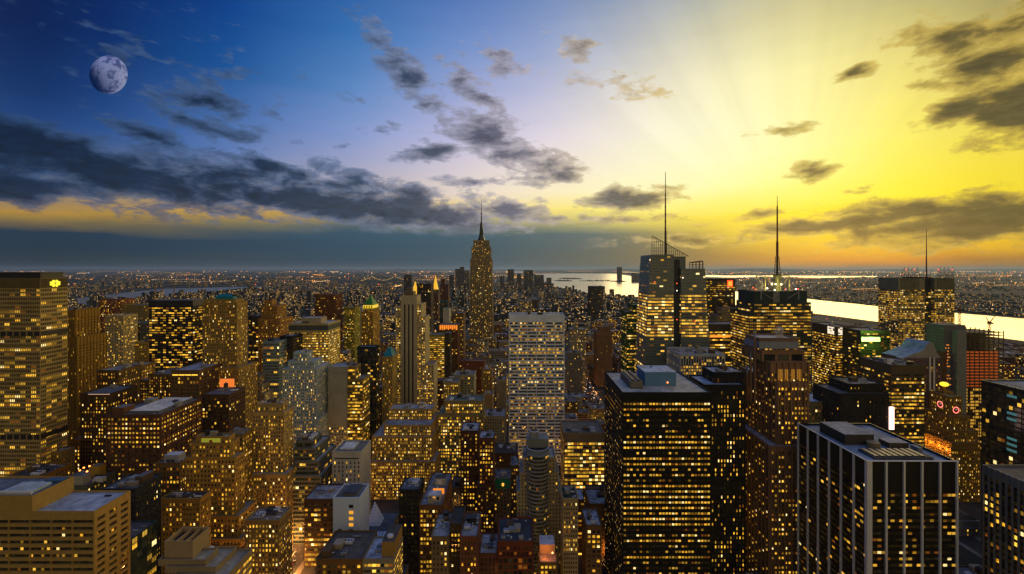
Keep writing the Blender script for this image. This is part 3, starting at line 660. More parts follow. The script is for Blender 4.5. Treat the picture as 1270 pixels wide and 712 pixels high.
tower('glass_building', 'teal glass block at bottom left beside the tan stone corner block', 'office building', [(70, 163, 668, 315, SD(163, 195, 315))], dict(GLASSY, cw=2.2), (.05, .08, .085), (.03, .05, .06), G(.2, .7, .2, .8, (.02, .05, .055)), (.15, .13, .11), yb=712, ind=50, n=2)
r, B, T = tower('office_building', 'dark block with black front and lit side behind the corner block roof', 'office building', [(126, 168, 606, 350, SD(168, 200, 350))], dict(PUNCH, fh=3.9, cw=2.6), (.035, .04, .045), None, G(.18, .3), (.10, .11, .13), yb=640, ind=60, n=5)
x0, x1, y0, y1, zt = T[0]; b = MB(); b.box(x0+18, x1-2, y0+9, y1-5, zt-1.2, zt+5, wall((.09, .07, .05)), top=roofmat()); child(b, 'penthouse', r, B)
r, B, T = tower('office_building', 'flat green edged roof block crowded with pale huts and orange lamps', 'building', [(58, 108, 602, 392, SD(108, 147, 392))], PUNCH, (.10, .11, .09), None, G(.2), (.11, .13, .13), yb=625, n=1)
x0, x1, y0, y1, zt = T[0]; b = MB(); b.box(WX(90, 394), WX(103, 394), 394, 401, zt-1, zt+7, wall((.36, .34, .28)), top=roofmat((.2, .22, .25))); child(b, 'white_hut', r, B)
b = MB(); b.box(WX(112, 409), WX(123, 409), 409, 416, zt-1, zt+9, wall((.34, .24, .09)), top=roofmat((.2, .17, .1))); child(b, 'yellow_hut', r, B)
b = MB(); b.box(WX(115, 400), WX(127, 400), 400, 404, zt-1, zt+2.4, wall((.5, .53, .52)), top=roofmat((.5, .52, .52))); child(b, 'vent_box', r, B)
for lx, ly, lz in ((99, 412, 4), (104, 413, 6), (108, 411, 3.5), (111, 414, 7)):
    b = MB(); xx = WX(lx, ly); b.bar((xx, ly, zt-1), (xx, ly, zt+lz), .08, STEEL); b.cyl(xx, ly, zt+lz-.4, zt+lz+.5, .7, m=emit((1, .25, .04), 5.0), n=8); child(b, 'roof_lamp', r, B)
ld = bpy.data.lights.new('roof_lamp_light', 'POINT'); ld.energy = 2600; ld.color = (1, .34, .08); ld.shadow_soft_size = .6
lo = bpy.data.objects.new('roof_lamp_light', ld); COL.objects.link(lo); lo.location = (WX(106, 410), 410.5, zt+5)
tower('apartment_building', 'plain brown block left of the dark masonry building, behind the pale huts', 'building', [(88, 113, 545, 470, SD(113, 130, 470))], PUNCH, (.19, .12, .06), None, sparse, yb=580)
tower('apartment_building', 'narrow tan walled block rising in front of the emblem slab foot', 'building', [(62, 77, 560, 440, SD(77, 93, 440))], PUNCH, (.2, .15, .075), None, sparse, yb=590, n=3)
tower('apartment_building', 'low black roofed block in the shadow under the emblem slab', 'building', [(10, 52, 590, 400, 26)], PUNCH, (.16, .11, .05), None, sparse, (.05, .05, .055), yb=615, n=4)

# stepped tan tower with the lit roof panel
ST = (.27, .19, .09)
r, B, T = tower('office_tower', 'stepped tan brick tower with a glowing green roof panel and dense lit windows', 'office tower',
   [(243, 284, 541, 374, 8), (237, 286, 549, 373, 12), (230, 292, 567, 371, SD(292, 304, 371)), (228.5, 296, 640, 368, 26), (228, 299, 668, 365, 34), (226, 303, 692, 361, 42)],
   dict(PUNCHW, cw=2.9, fh=3.7, wf=.5, hf=.55, top=2.0), ST, None, G(.42, .3), (.2, .2, .2), yb=700, ind=100, n=3, tiersty={0: dict(PUNCHW, cw=2.9, fh=3.7, wf=.5, top=7.0)})
x0, x1, y0, y1, zt = T[0]; pn = MB(); xa, xb = WX(250, 374), WX(273.5, 374); za, zb_ = WZ(550.5, 374), WZ(543.5, 374)
pn.box(xa, xb, y0-.3, y0-.02, za, zb_, emit((.42, .40, .03), .55)); p_ = child(pn, 'lit_panel', r, B)
b = MB(); cx = (xa+xb)/2; cz = (za+zb_)/2-.3; b.ngon([(cx+1.5*math.cos(a*math.pi/8), y0-.36, cz+1.4*math.sin(a*math.pi/8)) for a in range(16)], wall((.30, .10, .02))); o = b.build('panel_emblem', None, B); o.parent = p_; o.location = (0, 0, 0)
tower('office_building', 'rear wing with grey roof and lit side joined behind the green panel tower', 'office building', [(282, 301, 538, 402, SD(301, 313, 402))], dict(PUNCHW, cw=2.6), (.22, .17, .09), None, G(.5, .4), (.26, .27, .28), yb=580, n=4)
tower('office_building', 'brown lit block standing in front of the green panel tower base', 'office building', [(200, 248, 618, 335, SD(248, 262, 335))], dict(PUNCH, cw=2.5, wf=.5), (.2, .13, .06), None, G(.3, .6), (.06, .055, .05), yb=690, ind=80, n=4)
r, B, T = tower('office_building', 'small lit block topped by a white penthouse, left of the green panel tower', 'office building', [(193, 223, 574, 395, 14)], dict(PUNCHW, cw=2.9), (.15, .10, .05), None, G(.5, .6), yb=615, ind=40, n=1)
x0, x1, y0, y1, zt = T[0]; b = MB(); b.box(x0+4, x1-4, y0+4, y1-1.5, zt-1.2, zt+5, wall((.34, .34, .36)), top=roofmat((.5, .52, .55))); child(b, 'penthouse', r, B)
r, B, T = tower('office_building', 'grey terraced block with a plain concrete box and open plant wells on top', 'office building', [(196, 255, 694, 259.5, SD(255, 271, 259.5)), (205, 268, 703, 257, 19), (215, 282, 713, 254, 24)], RIB, (.24, .2, .14), None, G(.8, .2, -.3), (.26, .24, .19), yb=712, ind=20, n=0)
Yp = 262.0; x0, x1, zt, zb_ = WX(204, Yp), WX(239, Yp), WZ(671, Yp), WZ(695, Yp); dp = SD(239, 260, Yp); wb, rb = MB(), MB()
cm = wall((.29, .235, .16), .9, .2, .2); block(wb, [], rb, x0, x1, Yp, Yp+dp, zb_-2, zt, dict(PUNCH), cm, cm, gold, DARK, par=3.0, faces='')
for q in (.38, .7): xx = x0+(x1-x0)*q; wb.box(xx-.2, xx+.2, Yp+.6, Yp+dp-.6, zt-2.9, zt-.3, cm)
child(wb, 'plant_box', r, B); child(rb, 'plant_well', r, B)
b = MB(); b.cyl(x1+4, Yp+10, zb_-1, zb_+1.5, 2.0, 1.4, WHITE, 14); child(b, 'dome_vent', r, B)

# centre left
tower('glass_building', 'slim pale blue glass building with bright lit floors, left of the white stone tower', 'office building', [(326, 346.5, 423, 620, 26)], dict(GRID, fh=4.2, cw=2.4), (.2, .25, .28), (.22, .28, .32), G(.3, .9, 0, 1.1, (.06, .09, .11)), yb=500, n=1)
tower('office_building', 'plain black slab hard against the right of the pale blue glass building', 'office building', [(347, 363, 417, 640, 30)], GRID, (.012, .013, .014), None, G(.03), yb=450, n=1)
tower('stone_tower', 'pale grey stone tower stepping up to a small crown, small lit windows', 'office tower', [(364, 381, 437, 530, 14), (357, 389, 448, 525, 24), (350, 393, 457, 520, 36), (347, 395, 520, 517, 40)], dict(PUNCH, cw=2.3, fh=3.6, pk=2, pw=.5, pd=.3, top=2), (.36, .42, .46), None, G(.36, .2), (.3, .34, .38), yb=540, ind=80, n=2)
r, B, T = tower('office_tower', 'wide yellow lit grid slab with a grey band along its flat top', 'office tower', [(358, 407, 401, 680, SD(407, 422, 680))], dict(RIB, cw=3.0, fh=3.8, wf=.86, hf=.52, top=13), (.33, .29, .16), None, G(1.0, .3, .5, .8), (.4, .42, .45), yb=470, ind=90, n=3)
x0, x1, y0, y1, zt = T[0]; b = MB(); b.box(x0-.1, x1+.1, y0-.1, y1+.1, zt-10.5, zt-3, wall((.07, .075, .075))); child(b, 'louvre_band', r, B)
b = MB(); b.box(WX(374, 690), WX(398, 690), 690, 712, zt-1, zt+7, wall((.30, .27, .2)), top=roofmat((.3, .3, .3))); child(b, 'penthouse', r, B)
tower('office_building', 'blank windowless grey block beside the wide yellow lit slab', 'building', [(407, 430, 455, 540, 26)], dict(PUNCH, top=999), (.25, .26, .24), None, gold, (.25, .27, .28), yb=500, n=1)
tower('office_building', 'gold lit stepped block attached to the right of the blank grey block', 'building', [(430.5, 441, 454, 545, 18), (430.5, 450, 470, 543, 26)], RIB, (.16, .13, .06), None, G(.6, .7), yb=510, n=1)
tower('office_tower', 'square brown tower with dark grid far behind the yellow lit slab', 'office tower', [(391, 416, 365, 1100, 45)], dict(PIER, cw=4), (.11, .05, .025), None, G(.12), yb=398, n=0)
# green pyramid roof
r, B, T = tower('office_tower', 'tan tower with a green pyramid roof and a yellow lit cornice', 'office tower', [(450.5, 462.5, 378, 903, SD(462.5, 469.5, 903)-4), (448, 462.6, 387, 900, SD(462.6, 471, 900))], dict(PUNCH, cw=3.2, fh=4.2), (.26, .18, .07), None, G(.3, .2), yb=428, n=0)
x0, x1, y0, y1, zt = T[0]; b = MB(); GRN = wall((.05, .16, .035), .6); cx, cyy, za = (x0+x1)/2, (y0+y1)/2, WZ(366.5, 912); c = [(x0-.5,y0-.5,zt-.8),(x1+.5,y0-.5,zt-.8),(x1+.5,y1+.5,zt-.8),(x0-.5,y1+.5,zt-.8)]
for i in range(4): p, q = c[i], c[(i+1) % 4]; b.q([[p, q, (cx+.3*(q[0]-cx)/10, cyy+.3*(q[1]-cyy)/10, za), (cx+.3*(p[0]-cx)/10, cyy+.3*(p[1]-cyy)/10, za)]], GRN)
b.bar((cx, cyy, za), (cx, cyy, za+9), .35, GRN, r2=.1); child(b, 'pyramid_roof', r, B)
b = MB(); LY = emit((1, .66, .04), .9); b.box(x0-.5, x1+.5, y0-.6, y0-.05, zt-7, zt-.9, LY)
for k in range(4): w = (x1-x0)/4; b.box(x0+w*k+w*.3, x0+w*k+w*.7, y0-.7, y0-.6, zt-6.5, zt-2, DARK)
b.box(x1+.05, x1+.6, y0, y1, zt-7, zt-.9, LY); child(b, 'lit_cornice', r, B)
tower('office_building', 'black glass block with thin white lit bands down its right side', 'building', [(443, 466, 430, 620, SD(466, 470.5, 620))], GRID, (.012, .018, .02), None, G(.06), yb=478, n=0)
tower('office_building', 'yellow green lit block left of the green pyramid tower', 'building', [(427, 440, 381, 1100, 40)], PUNCH, (.18, .18, .05), None, G(.4), yb=405, n=1)
tower('office_building', 'pale bluish white block just left of the green pyramid tower', 'building', [(440.5, 449.5, 381, 1150, 40)], PUNCH, (.5, .55, .62), None, G(.05), yb=400, n=1)
r, B, T = tower('apartment_building', 'small tan building with a teal hipped roof left of the white striped tower', 'building', [(474, 487, 442, 600, 22)], PUNCH, (.25, .2, .1), None, G(.35), yb=490, n=0)
x0, x1, y0, y1, zt = T[0]; b = MB(); za = WZ(430, 610); c = [(x0,y0,zt-.5),(x1,y0,zt-.5),(x1,y1,zt-.5),(x0,y1,zt-.5)]; cx, cyy = (x0+x1)/2, (y0+y1)/2
for i in range(4): p, q = c[i], c[(i+1) % 4]; b.q([[p, q, (cx+.15*(q[0]-cx), cyy+.15*(q[1]-cyy), za), (cx+.15*(p[0]-cx), cyy+.15*(p[1]-cyy), za)]], TEAL)
child(b, 'hipped_roof', r, B)

# striped stone tower
SW = (.36, .33, .25); r = thing('stone_tower', 'tall pale stone tower with three black vertical stripes and gold lit wings', 'office tower', (WX(507, 660), 678, 0)); B = tuple(r.location)
Y = 660.0; x0, x1 = WX(497, Y), WX(517, Y); zt = WZ(366.5, Y); wb, gb, rb = MB(), [], MB(); wmx = wall(SW, .9, .25, .1)
wst = dict(PUNCH, cw=2.7, fh=3.5, wf=.55, top=1.5)
block(wb, gb, rb, x0, x1, Y, Y+26, 0, zt, dict(PUNCH, top=6, cw=3.2), wmx, wmx, gold, roofmat(), faces='LR')
for a, c_, yt, dy, dd in ((490.5, 497.2, 381, 3, 30), (516.8, 522.5, 377, 3, 34), (522.4, 527.5, 393, 4, 32), (484.5, 490.6, 440, 4, 30), (516.8, 538, 452, -2, 30)):
    block(wb, gb, rb, WX(a, Y+dy), WX(c_, Y+dy), Y+dy, Y+dy+dd, 0, WZ(yt, Y+dy), wst, wmx, wmx, G(.6, .2), roofmat())
child(wb, 'wall', r, B); child(rb, 'roof', r, B); panes_to_parts(r, B, gb, 0)
for q in (.25, .5, .75):
    b = MB(); xx = x0+(x1-x0)*q; b.box(xx-1.1, xx+1.1, Y-.05, Y-.01, 10, zt-13, DARK)
    for s in (-1.25, 1.25): b.box(xx+s-.15, xx+s+.15, Y-.3, Y-.005, 8, zt-12, wmx)
    child(b, 'window_stripe', r, B)
b = MB(); b.box(WX(502, 668), WX(513, 668), 666, 682, zt-1, WZ(361.5, 668), wall((.12, .10, .07)), top=roofmat()); b.box(WX(505, 670), WX(511, 670), 669, 678, WZ(361.5, 668), WZ(357, 668), wall((.12, .10, .07)), top=roofmat()); child(b, 'crown', r, B)
HEROES.append((WX(490, Y), WX(528, Y), Y, Y+34, zt, 490, 538, 505))
tower('office_building', 'yellow lit slab right of the white striped tower', 'office building', [(527.5, 551, 415, 900, 30)], dict(RIB, cw=4, top=4), (.2, .18, .07), None, G(.9, .3, .2, .8), yb=470, n=1)
tower('office_building', 'black end slab beside the yellow lit slab', 'building', [(551.5, 558, 413, 905, 30)], GRID, (.02, .017, .012), None, G(.03), yb=470, n=0)
r, B, T = tower('office_tower', 'brown tower crowned by a glowing orange band', 'office tower', [(545, 567.5, 403, 950, 34)], dict(PIER, cw=4), (.14, .08, .045), None, G(.12), yb=455, n=0)
x0, x1, y0, y1, zt = T[0]; b = MB(); OR = emit((1, .25, .015), 1.1)
for k in range(9): w = (x1-x0)/9; b.box(x0+w*k+w*.12, x0+w*(k+1)-w*.12, y0-.5, y0-.02, zt-10+2*(k % 2), zt-.5, OR)
child(b, 'lit_crown', r, B)
# gold spires and dark towers far down the avenue
def gold_spire(lbl, px, Y, yb_, yt, w, shaft_top, wc, sw):
    r = thing('spire_tower', lbl, 'tower', (WX(px, Y), Y+12, 0)); B = tuple(r.location); x = WX(px, Y); hw = sw/2/F*Y
    wb, gb, rb = MB(), [], MB(); block(wb, gb, rb, x-hw, x+hw, Y, Y+2*hw, 0, WZ(shaft_top, Y), dict(PUNCH, cw=4, fh=4.5), wall(wc), wall(wc), G(.1), roofmat())
    child(wb, 'wall', r, B); child(rb, 'roof', r, B); panes_to_parts(r, B, gb, 0)
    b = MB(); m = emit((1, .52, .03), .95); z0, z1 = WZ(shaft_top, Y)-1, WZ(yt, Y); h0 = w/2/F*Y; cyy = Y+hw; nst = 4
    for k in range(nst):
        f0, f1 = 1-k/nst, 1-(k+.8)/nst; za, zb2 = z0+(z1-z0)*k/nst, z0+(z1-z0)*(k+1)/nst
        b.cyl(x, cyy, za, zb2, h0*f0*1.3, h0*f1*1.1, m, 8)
    child(b, 'gilded_spire', r, B); HEROES.append((x-hw, x+hw, Y, Y+2*hw, z1, px-sw/2, px+sw/2, 420))
gold_spire('far tower with a glowing gold pyramid behind the white striped tower', 513.5, 1900, 0, 349, 8, 365, (.12, .09, .05), 12)
gold_spire('slim dark far tower with a glowing gold spire, right of the gold pyramid', 539.5, 1750, 0, 341, 6, 359, (.12, .07, .045), 8)
tower('office_tower', 'wide black tower between the two gold spires', 'office tower', [(517, 534.5, 352, 1500, 50)], dict(PUNCH, cw=5, fh=5), (.03, .022, .02), None, G(.12), yb=415, n=1)
tower('office_tower', 'slim reddish far tower right of the gold spires with a white lit patch', 'office tower', [(547, 551.5, 346, 1700, 25), (546, 556, 353, 1695, 30)], dict(PUNCH, cw=5), (.10, .05, .04), None, G(.08), yb=385, n=0)
tower('office_building', 'pale grey windowless slab above the orange crowned tower', 'building', [(549.5, 557, 383, 1050, 30)], dict(PUNCH, top=999), (.36, .37, .34), None, gold, yb=402, n=0)
tower('office_tower', 'dark blue green slab behind the pale grey windowless slab', 'office tower', [(545.5, 554, 373, 1150, 30)], GRID, (.03, .055, .06), None, G(.05), yb=400, n=0)
tower('office_building', 'brown far block with warm rows left of the great stepped spire tower', 'building', [(559, 575, 388, 1100, 40)], dict(PUNCH, cw=4), (.13, .09, .06), None, G(.3), yb=430)

# the great stepped tower with the mast
LS = (.23, .195, .13); ES = dict(PUNCH, cw=3.0, fh=3.9, wf=.45, hf=.6, pk=2, pw=1.5, pd=1.0, top=2, ledge=None, pm=wall((.27, .235, .165)))
r, B, T = tower('skyscraper', 'great stepped limestone skyscraper with a tapering dark mast', 'skyscraper',
   [(587.3, 606.3, 298, 1306, 26), (585, 608.3, 306, 1302, 34), (583.5, 609.6, 321, 1298, 42), (582.8, 610.3, 345, 1295, 47), (582.3, 610.8, 388, 1292, 52), (577, 614, 420, 1280, 80)], ES, LS, (.12, .105, .075), G(.17, .15), yb=420, ind=100, n=0)
x, yy = WX(597, 1320), 1321; b = MB(); MS = wall((.07, .075, .075), .4, .2, .3, .7)
z = T[0][4]-1; b.cyl(x, yy, z, z+9, 11, 9, MS, 12); b.cyl(x, yy, z+9, z+17, 8, 6, MS, 12); b.cyl(x, yy, z+17, z+45, 4.6, 4.0, MS, 12); b.cyl(x, yy, z+45, z+58, 4.4, 1.6, MS, 12)
for k in range(4):
    a = math.pi/4+k*math.pi/2; dx, dy = math.cos(a), math.sin(a); b.q([[(x+dx*10, yy+dy*10, z), (x+dx*4, yy+dy*4, z), (x+dx*3.6, yy+dy*3.6, z+44), (x+dx*5.4, yy+dy*5.4, z+40)]], MS)
child(b, 'mast', r, B)
b = MB(); b.bar((x, yy, z+57), (x, yy, z+84), 1.6, MS, 6, 1.3); b.bar((x, yy, z+84), (x, yy, WZ(248, 1320)), .9, MS, 6, .4)
for k in range(6): b.cyl(x, yy, z+60+k*5, z+61+k*5, 2.3-.1*k, m=MS, n=6)
child(b, 'antenna', r, B)

# lower centre
tower('stone_tower', 'tan stone tower with a flat roof standing left of the dark terraced glass block', 'office tower', [(319, 350, 500, 424, 10), (313, 352, 511, 420, SD(352, 364, 420)), (307, 355, 588, 415, 34)], dict(PUNCH, cw=2.5, fh=3.6, wf=.5, pk=3, pw=.6, pd=.3), (.30, .24, .14), None, G(.4, .4), (.3, .31, .33), yb=630, ind=100, n=3)
tower('glass_building', 'dark glass block stepping down in thin terraces, lit right side', 'office building', [(367, 387, 546, 440, 22), (364.5, 391, 556, 436, 34), (363, 395, 572, 432, 42), (362, 398, 590, 428, 50)], dict(RIB, cw=3, fh=4, hf=.6, top=1.5), (.10, .11, .11), (.13, .14, .14), G(.22, .9, 0, .9, (.012, .02, .022)), (.22, .25, .27), yb=615, ind=60, n=4)
r, B, T = tower('office_building', 'pale beige block with a blank side wall and white panels on its roof', 'office building', [(412, 448, 560, 440, SD(448, 460, 440))], dict(PUNCHW, cw=4.2, fh=4.0, wf=.36, hf=.62, top=9), (.42, .42, .40), None, G(.18, .2), (.16, .16, .15), yb=618, ind=60, n=0, faces='F')
x0, x1, y0, y1, zt = T[0]
for k in range(3): b = MB(); b.box(x0+5+k*4.5, x0+9+k*4.5, y0+6, y1-5, zt-1, zt+.4, wall((.45, .46, .45)), top=roofmat((.6, .63, .64))); child(b, 'roof_panel', r, B)
b = MB()
for k in range(5): xx = x0+2+(x1-x0-4)*(k+.5)/5; b.box(xx-2.4, xx+2.4, y0-.03, y0-.01, zt-7.4, zt-6.2, DARK)
child(b, 'louvre_strip', r, B)
# white panelled block
Y = 360.0; D = SD(446, 452, Y)+12; x0, x1 = WX(413, Y), WX(446, Y); zt = WZ(617, Y); B = ((x0+x1)/2, Y+D/2, 0); wp = wall((.56, .64, .78), .6, .12, .3)
r = thing('office_building', 'white panelled block with one column of lit windows at its right edge', 'office building', B); wb, rb, gb = MB(), MB(), []
block(wb, gb, rb, x0, x1, Y, Y+D, 0, zt, dict(cw=1.4, fh=1.6, wf=.97, hf=.97, rec=.04, top=.8, edge=.3), wp, wp, wp, roofmat((.12, .13, .14)), faces='FR')
for g_ in gb: wb.q(g_[0], wp)
child(wb, 'wall', r, B); child(rb, 'roof', r, B)
for row in range(6):
    zz = WZ(626+row*7.6, Y); lit = row > 1 or row == 0
    b = MB(); SEED[0] += 9; b.q([[(x1-8.5, Y-.04, zz-2.6), (x1-5.0, Y-.04, zz-2.6), (x1-5.0, Y-.04, zz), (x1-8.5, Y-.04, zz)]], emit((1, .42, .03), .9) if row in (1, 2, 3) else DARK); child(b, 'window', r, B)
for row in range(3):
    zz = WZ(656+row*7.6, Y); b = MB(); b.q([[(x0+4, Y-.04, zz-2.2), (x0+7, Y-.04, zz-2.2), (x0+7, Y-.04, zz), (x0+4, Y-.04, zz)]], DARK); child(b, 'window', r, B)
b = MB(); b.box(x0+6, x1-5, Y+4, Y+D-3, zt-1, zt+1.0, wall((.1, .1, .1)), top=DARK)
for k in range(4): b.box(x0+7+k*2.6, x0+9+k*2.6, Y+5, Y+D-4, zt+1, zt+1.5, STEEL)
child(b, 'air_handler', r, B); HEROES.append((x0, x1, Y, Y+D, zt, 413, 452, 680))
tower('office_building', 'massive stepped tan block with dense rows of lit windows in the centre', 'office building', [(482, 536, 507, 542, 22), (476, 535, 527, 520, SD(535, 540.5, 520)+20), (461, 536, 541, 515, 60), (458, 540, 572, 510, 70)], dict(PUNCH, cw=2.3, fh=3.5, wf=.52, hf=.6, top=2, ledge=[15, 30]), (.29, .22, .12), None, G(.62, .2, 0, .8), (.24, .27, .3), yb=640, ind=100, n=6)
tower('apartment_building', 'black unlit block left of the lit brick building with a white roof hut', 'building', [(495, 519, 607, 385, 22)], PUNCH, (.02, .02, .02), None, G(.08), (.1, .12, .14), yb=680, ind=20, n=3)
r, B, T = tower('apartment_building', 'brick block with dense lit rows and a white hut with three windows on top', 'apartment block', [(520, 548, 626, 350, SD(520, 479, 350) if False else 55)], dict(PUNCHW, cw=2.5, fh=3.6, wf=.66), (.11, .065, .04), None, G(.6, .7), (.16, .17, .19), yb=712, ind=80, n=3)
x0, x1, y0, y1, zt = T[0]; b = MB(); b.box(x0+5.5, x0+15, y0+6, y0+14, zt-1, zt+4.2, wall((.42, .42, .44)), top=roofmat((.4, .42, .45)))
for k in range(3): b.box(x0+6.3+k*3, x0+8.3+k*3, y0+5.95, y0+5.99, zt+.6, zt+3.2, emit((1, .4, .04), .9) if k == 1 else DARK)
child(b, 'roof_hut', r, B); b = MB(); b.box(x0+7, x0+16, y0+19, y0+20, zt-1, zt+3, emit((1, .30, .02), .9)); child(b, 'lit_bulkhead', r, B)
b = MB(); b.box(x0+6, x0+15, y0+33, y0+41, zt-1, zt+5, wall((.3, .31, .33)), top=DARK); b.box(x0+8, x0+12, y0+32.9, y0+32.99, zt, zt+4, WHITE); child(b, 'bulkhead', r, B)
# glass pyramid on its roof
r, B, T = tower('office_building', 'low dark roofed block carrying the white glass pyramid', 'building', [(440, 475, 676, 372, 52)], PUNCH, (.16, .13, .09), None, sparse, (.10, .11, .12), yb=700, n=0)
x0, x1, y0, y1, zt = T[0]
for k in range(7): b = MB(); b.box(x0+3+k*2.6, x0+5+k*2.6, y0+4, y0+18, zt-1.1, zt+.7, wall((.3, .35, .4)), top=roofmat((.45, .55, .66))); child(b, 'cooling_unit', r, B)
xa, xb, ya, yb2 = WX(453, 401), WX(471, 401), 401, 414; za = WZ(622, 407); b = MB(); PYR = wall((.70, .76, .84), .35, .1, .4); PYL = wall((.5, .5, .46), .35, .1, .4)
c = [(xa, ya, zt-1), (xb, ya, zt-1), (xb, yb2, zt-1), (xa, yb2, zt-1)]; ap = ((xa+xb)/2, (ya+yb2)/2, za)
for i in range(4):
    p, q = np.array(c[i]), np.array(c[(i+1) % 4]); A_ = np.array(ap)
    for k in range(8):
        f0, f1 = k/8, (k+.9)/8; b.q([[p+(A_-p)*f0, q+(A_-q)*f0, q+(A_-q)*f1, p+(A_-p)*f1]], PYR)
        f0, f1 = (k+.9)/8, (k+1)/8; b.q([[p+(A_-p)*f0, q+(A_-q)*f0, q+(A_-q)*f1, p+(A_-p)*f1]], GREY)
py_ = b.build('glass_pyramid', None, (ap[0], ap[1], zt-1)); tag(py_, 'white glass pyramid standing on a low dark roof', 'pyramid')
r, B, T = tower('office_building', 'low block with blue roof and bright yellow lit top floors at the bottom edge', 'building', [(450, 488, 693, 300, SD(488, 494.5, 300)+12)], dict(RIB, cw=3, top=2.5), (.22, .2, .16), None, G(.9, .2, .3), (.34, .38, .44), yb=712, ind=24, n=1)
x0, x1, y0, y1, zt = T[0]; b = MB(); xa = WX(473.5, 303); b.box(xa, x1-.3, 303, y1-1, zt-1.1, WZ(672, 303), wall((.27, .19, .09)), top=roofmat((.07, .065, .06))); child(b, 'stair_tower', r, B)
b = MB(); b.cyl(xa+4, 309, WZ(672, 303), WZ(672, 303)+1.1, 2.2, 2.0, WHITE, 18); child(b, 'dish', r, B)
tower('apartment_building', 'plain brown block with a broad flat roof at the bottom edge', 'building', [(392, 449, 693, 312, 34)], PUNCHW, (.12, .08, .045), None, G(.15, .6), (.09, .08, .07), yb=712, n=4, ind=10)
tower('office_building', 'tan lit block with a cluttered brown roof right of the green panel tower', 'office building', [(303, 346, 645, 340, SD(346, 362, 340))], dict(PUNCH, cw=2.5, wf=.5), (.24, .17, .09), None, G(.55, .3), (.22, .18, .14), yb=712, ind=90, n=5)
tower('office_building', 'dark block with orange lit rows behind the white panelled block', 'building', [(377, 414, 619, 395, 28)], dict(RIB, cw=3, fh=4.2), (.05, .035, .025), None, G(.5, .8, -.8), (.3, .31, .32), yb=680, ind=24, n=3)
# block with two wings and a dark notch
r = thing('apartment_building', 'flat roofed block with two wings, a dark court between them and brick trim', 'apartment block', (WX(563, 320), 336, 0)); B = tuple(r.location); Y = 320.0; zt = WZ(665, Y); wb, gb, rb = MB(), [], MB()
for a, c_, dy, dz, wc in ((535, 556, 0, 0, (.14, .11, .075)), (570.5, 592, 0, 0, (.13, .065, .045)), (556.1, 570.4, 7, 5, (.05, .035, .025))):
    block(wb, gb, rb, WX(a, Y), WX(c_, Y), Y+dy, Y+32, 0, zt+dz, dict(PUNCH, cw=2.7, fh=3.7, wf=.5), wall(wc), wall(wc), G(.28, .2), roofmat((.3, .31, .33) if dz == 0 else (.05, .05, .05)))
child(wb, 'wall', r, B); child(rb, 'roof', r, B); panes_to_parts(r, B, gb, 70)
for k in range(3): clutter(r, B, (WX(536, Y), WX(555, Y), Y+8, Y+30), zt-1, RNG, 1); clutter(r, B, (WX(571, Y), WX(591, Y), Y+8, Y+30), zt-1, RNG, 1)
HEROES.append((WX(535, Y), WX(592, Y), Y, Y+32, zt, 535, 592, 712))
tower('apartment_building', 'tall dark red brick block with pale roof edge and gold lit bays', 'apartment block', [(594, 612.5, 543, 430, 20), (592, 613, 600, 428, 24)], dict(PUNCH, cw=2.8, wf=.55), (.075, .04, .03), None, G(.5, .3), (.4, .43, .47), yb=625, ind=70, n=3)
tower('apartment_building', 'dark brick block with bluish roof left of the pale edged red brick block', 'apartment block', [(571, 593, 534, 446, 26)], PUNCH, (.06, .032, .025), None, G(.42, .3), (.36, .4, .45), yb=620, ind=60, n=3)
r, B, T = tower('apartment_building', 'old building with a green gable panel lit by a red lamp', 'building', [(612, 633, 593, 440, 22)], PUNCH, (.16, .13, .10), None, sparse, yb=640, n=2)
x0, x1, y0, y1, zt = T[0]; b = MB(); b.box(x0+.5, x1-.5, y0-.2, y0-.02, zt-10, zt-.6, wall((.03, .17, .10))); child(b, 'green_panel', r, B); b = MB(); b.cyl((x0+x1)/2+1, y0-.8, zt-7, zt-4.8, 1.0, m=emit((1, .3, .04), 2.2), n=8); child(b, 'sign_lamp', r, B)
tower('apartment_building', 'narrow brown block with lit corner windows right of the green gable', 'building', [(633.5, 643, 577, 455, 24)], PUNCH, (.11, .08, .055), None, G(.5), yb=640, n=2)
tower('apartment_building', 'squat dark brown block behind the green gable building', 'building', [(612, 642, 562, 520, 30)], PUNCH, (.07, .045, .03), None, sparse, (.07, .06, .055), yb=590, n=5)
tower('office_building', 'plain grey block with few windows above the lit long block', 'building', [(563, 588, 465, 650, 30)], dict(PUNCH, cw=5), (.25, .25, .19), None, G(.05), yb=495, n=2)
tower('office_building', 'lit tan block left of the plain grey block', 'building', [(550, 568.5, 474, 620, 26)], dict(PUNCH, cw=2.6), (.24, .2, .11), None, G(.6), yb=500, n=2)
tower('office_building', 'long block with green roof edge and strong gold windows in the centre', 'office building', [(552, 599, 497, 545, 28), (543, 600, 513, 541, 34)], dict(PUNCHW, cw=2.8, fh=3.8), (.22, .19, .12), None, G(.62, .3), (.10, .14, .12), yb=535, ind=80, n=5)
tower('office_building', 'grey block with arched lower floors in front of the white gridded slab', 'building', [(600.5, 626, 516, 560, 30)], dict(PUNCH, cw=3), (.22, .21, .17), None, G(.08), (.28, .29, .29), yb=575, n=4)
tower('apartment_building', 'gothic topped tan block with orange lit middle, left of the white gridded slab', 'building', [(599, 608, 458, 765, 16), (597, 610, 464, 760, 28)], PUNCH, (.24, .17, .08), None, G(.45, .6, -.6), yb=490, n=2)
tower('apartment_building', 'narrow tan block touching the left edge of the white gridded slab', 'building', [(616, 628, 471, 700, 28)], PUNCH, (.24, .2, .14), None, G(.08), yb=515, n=1)
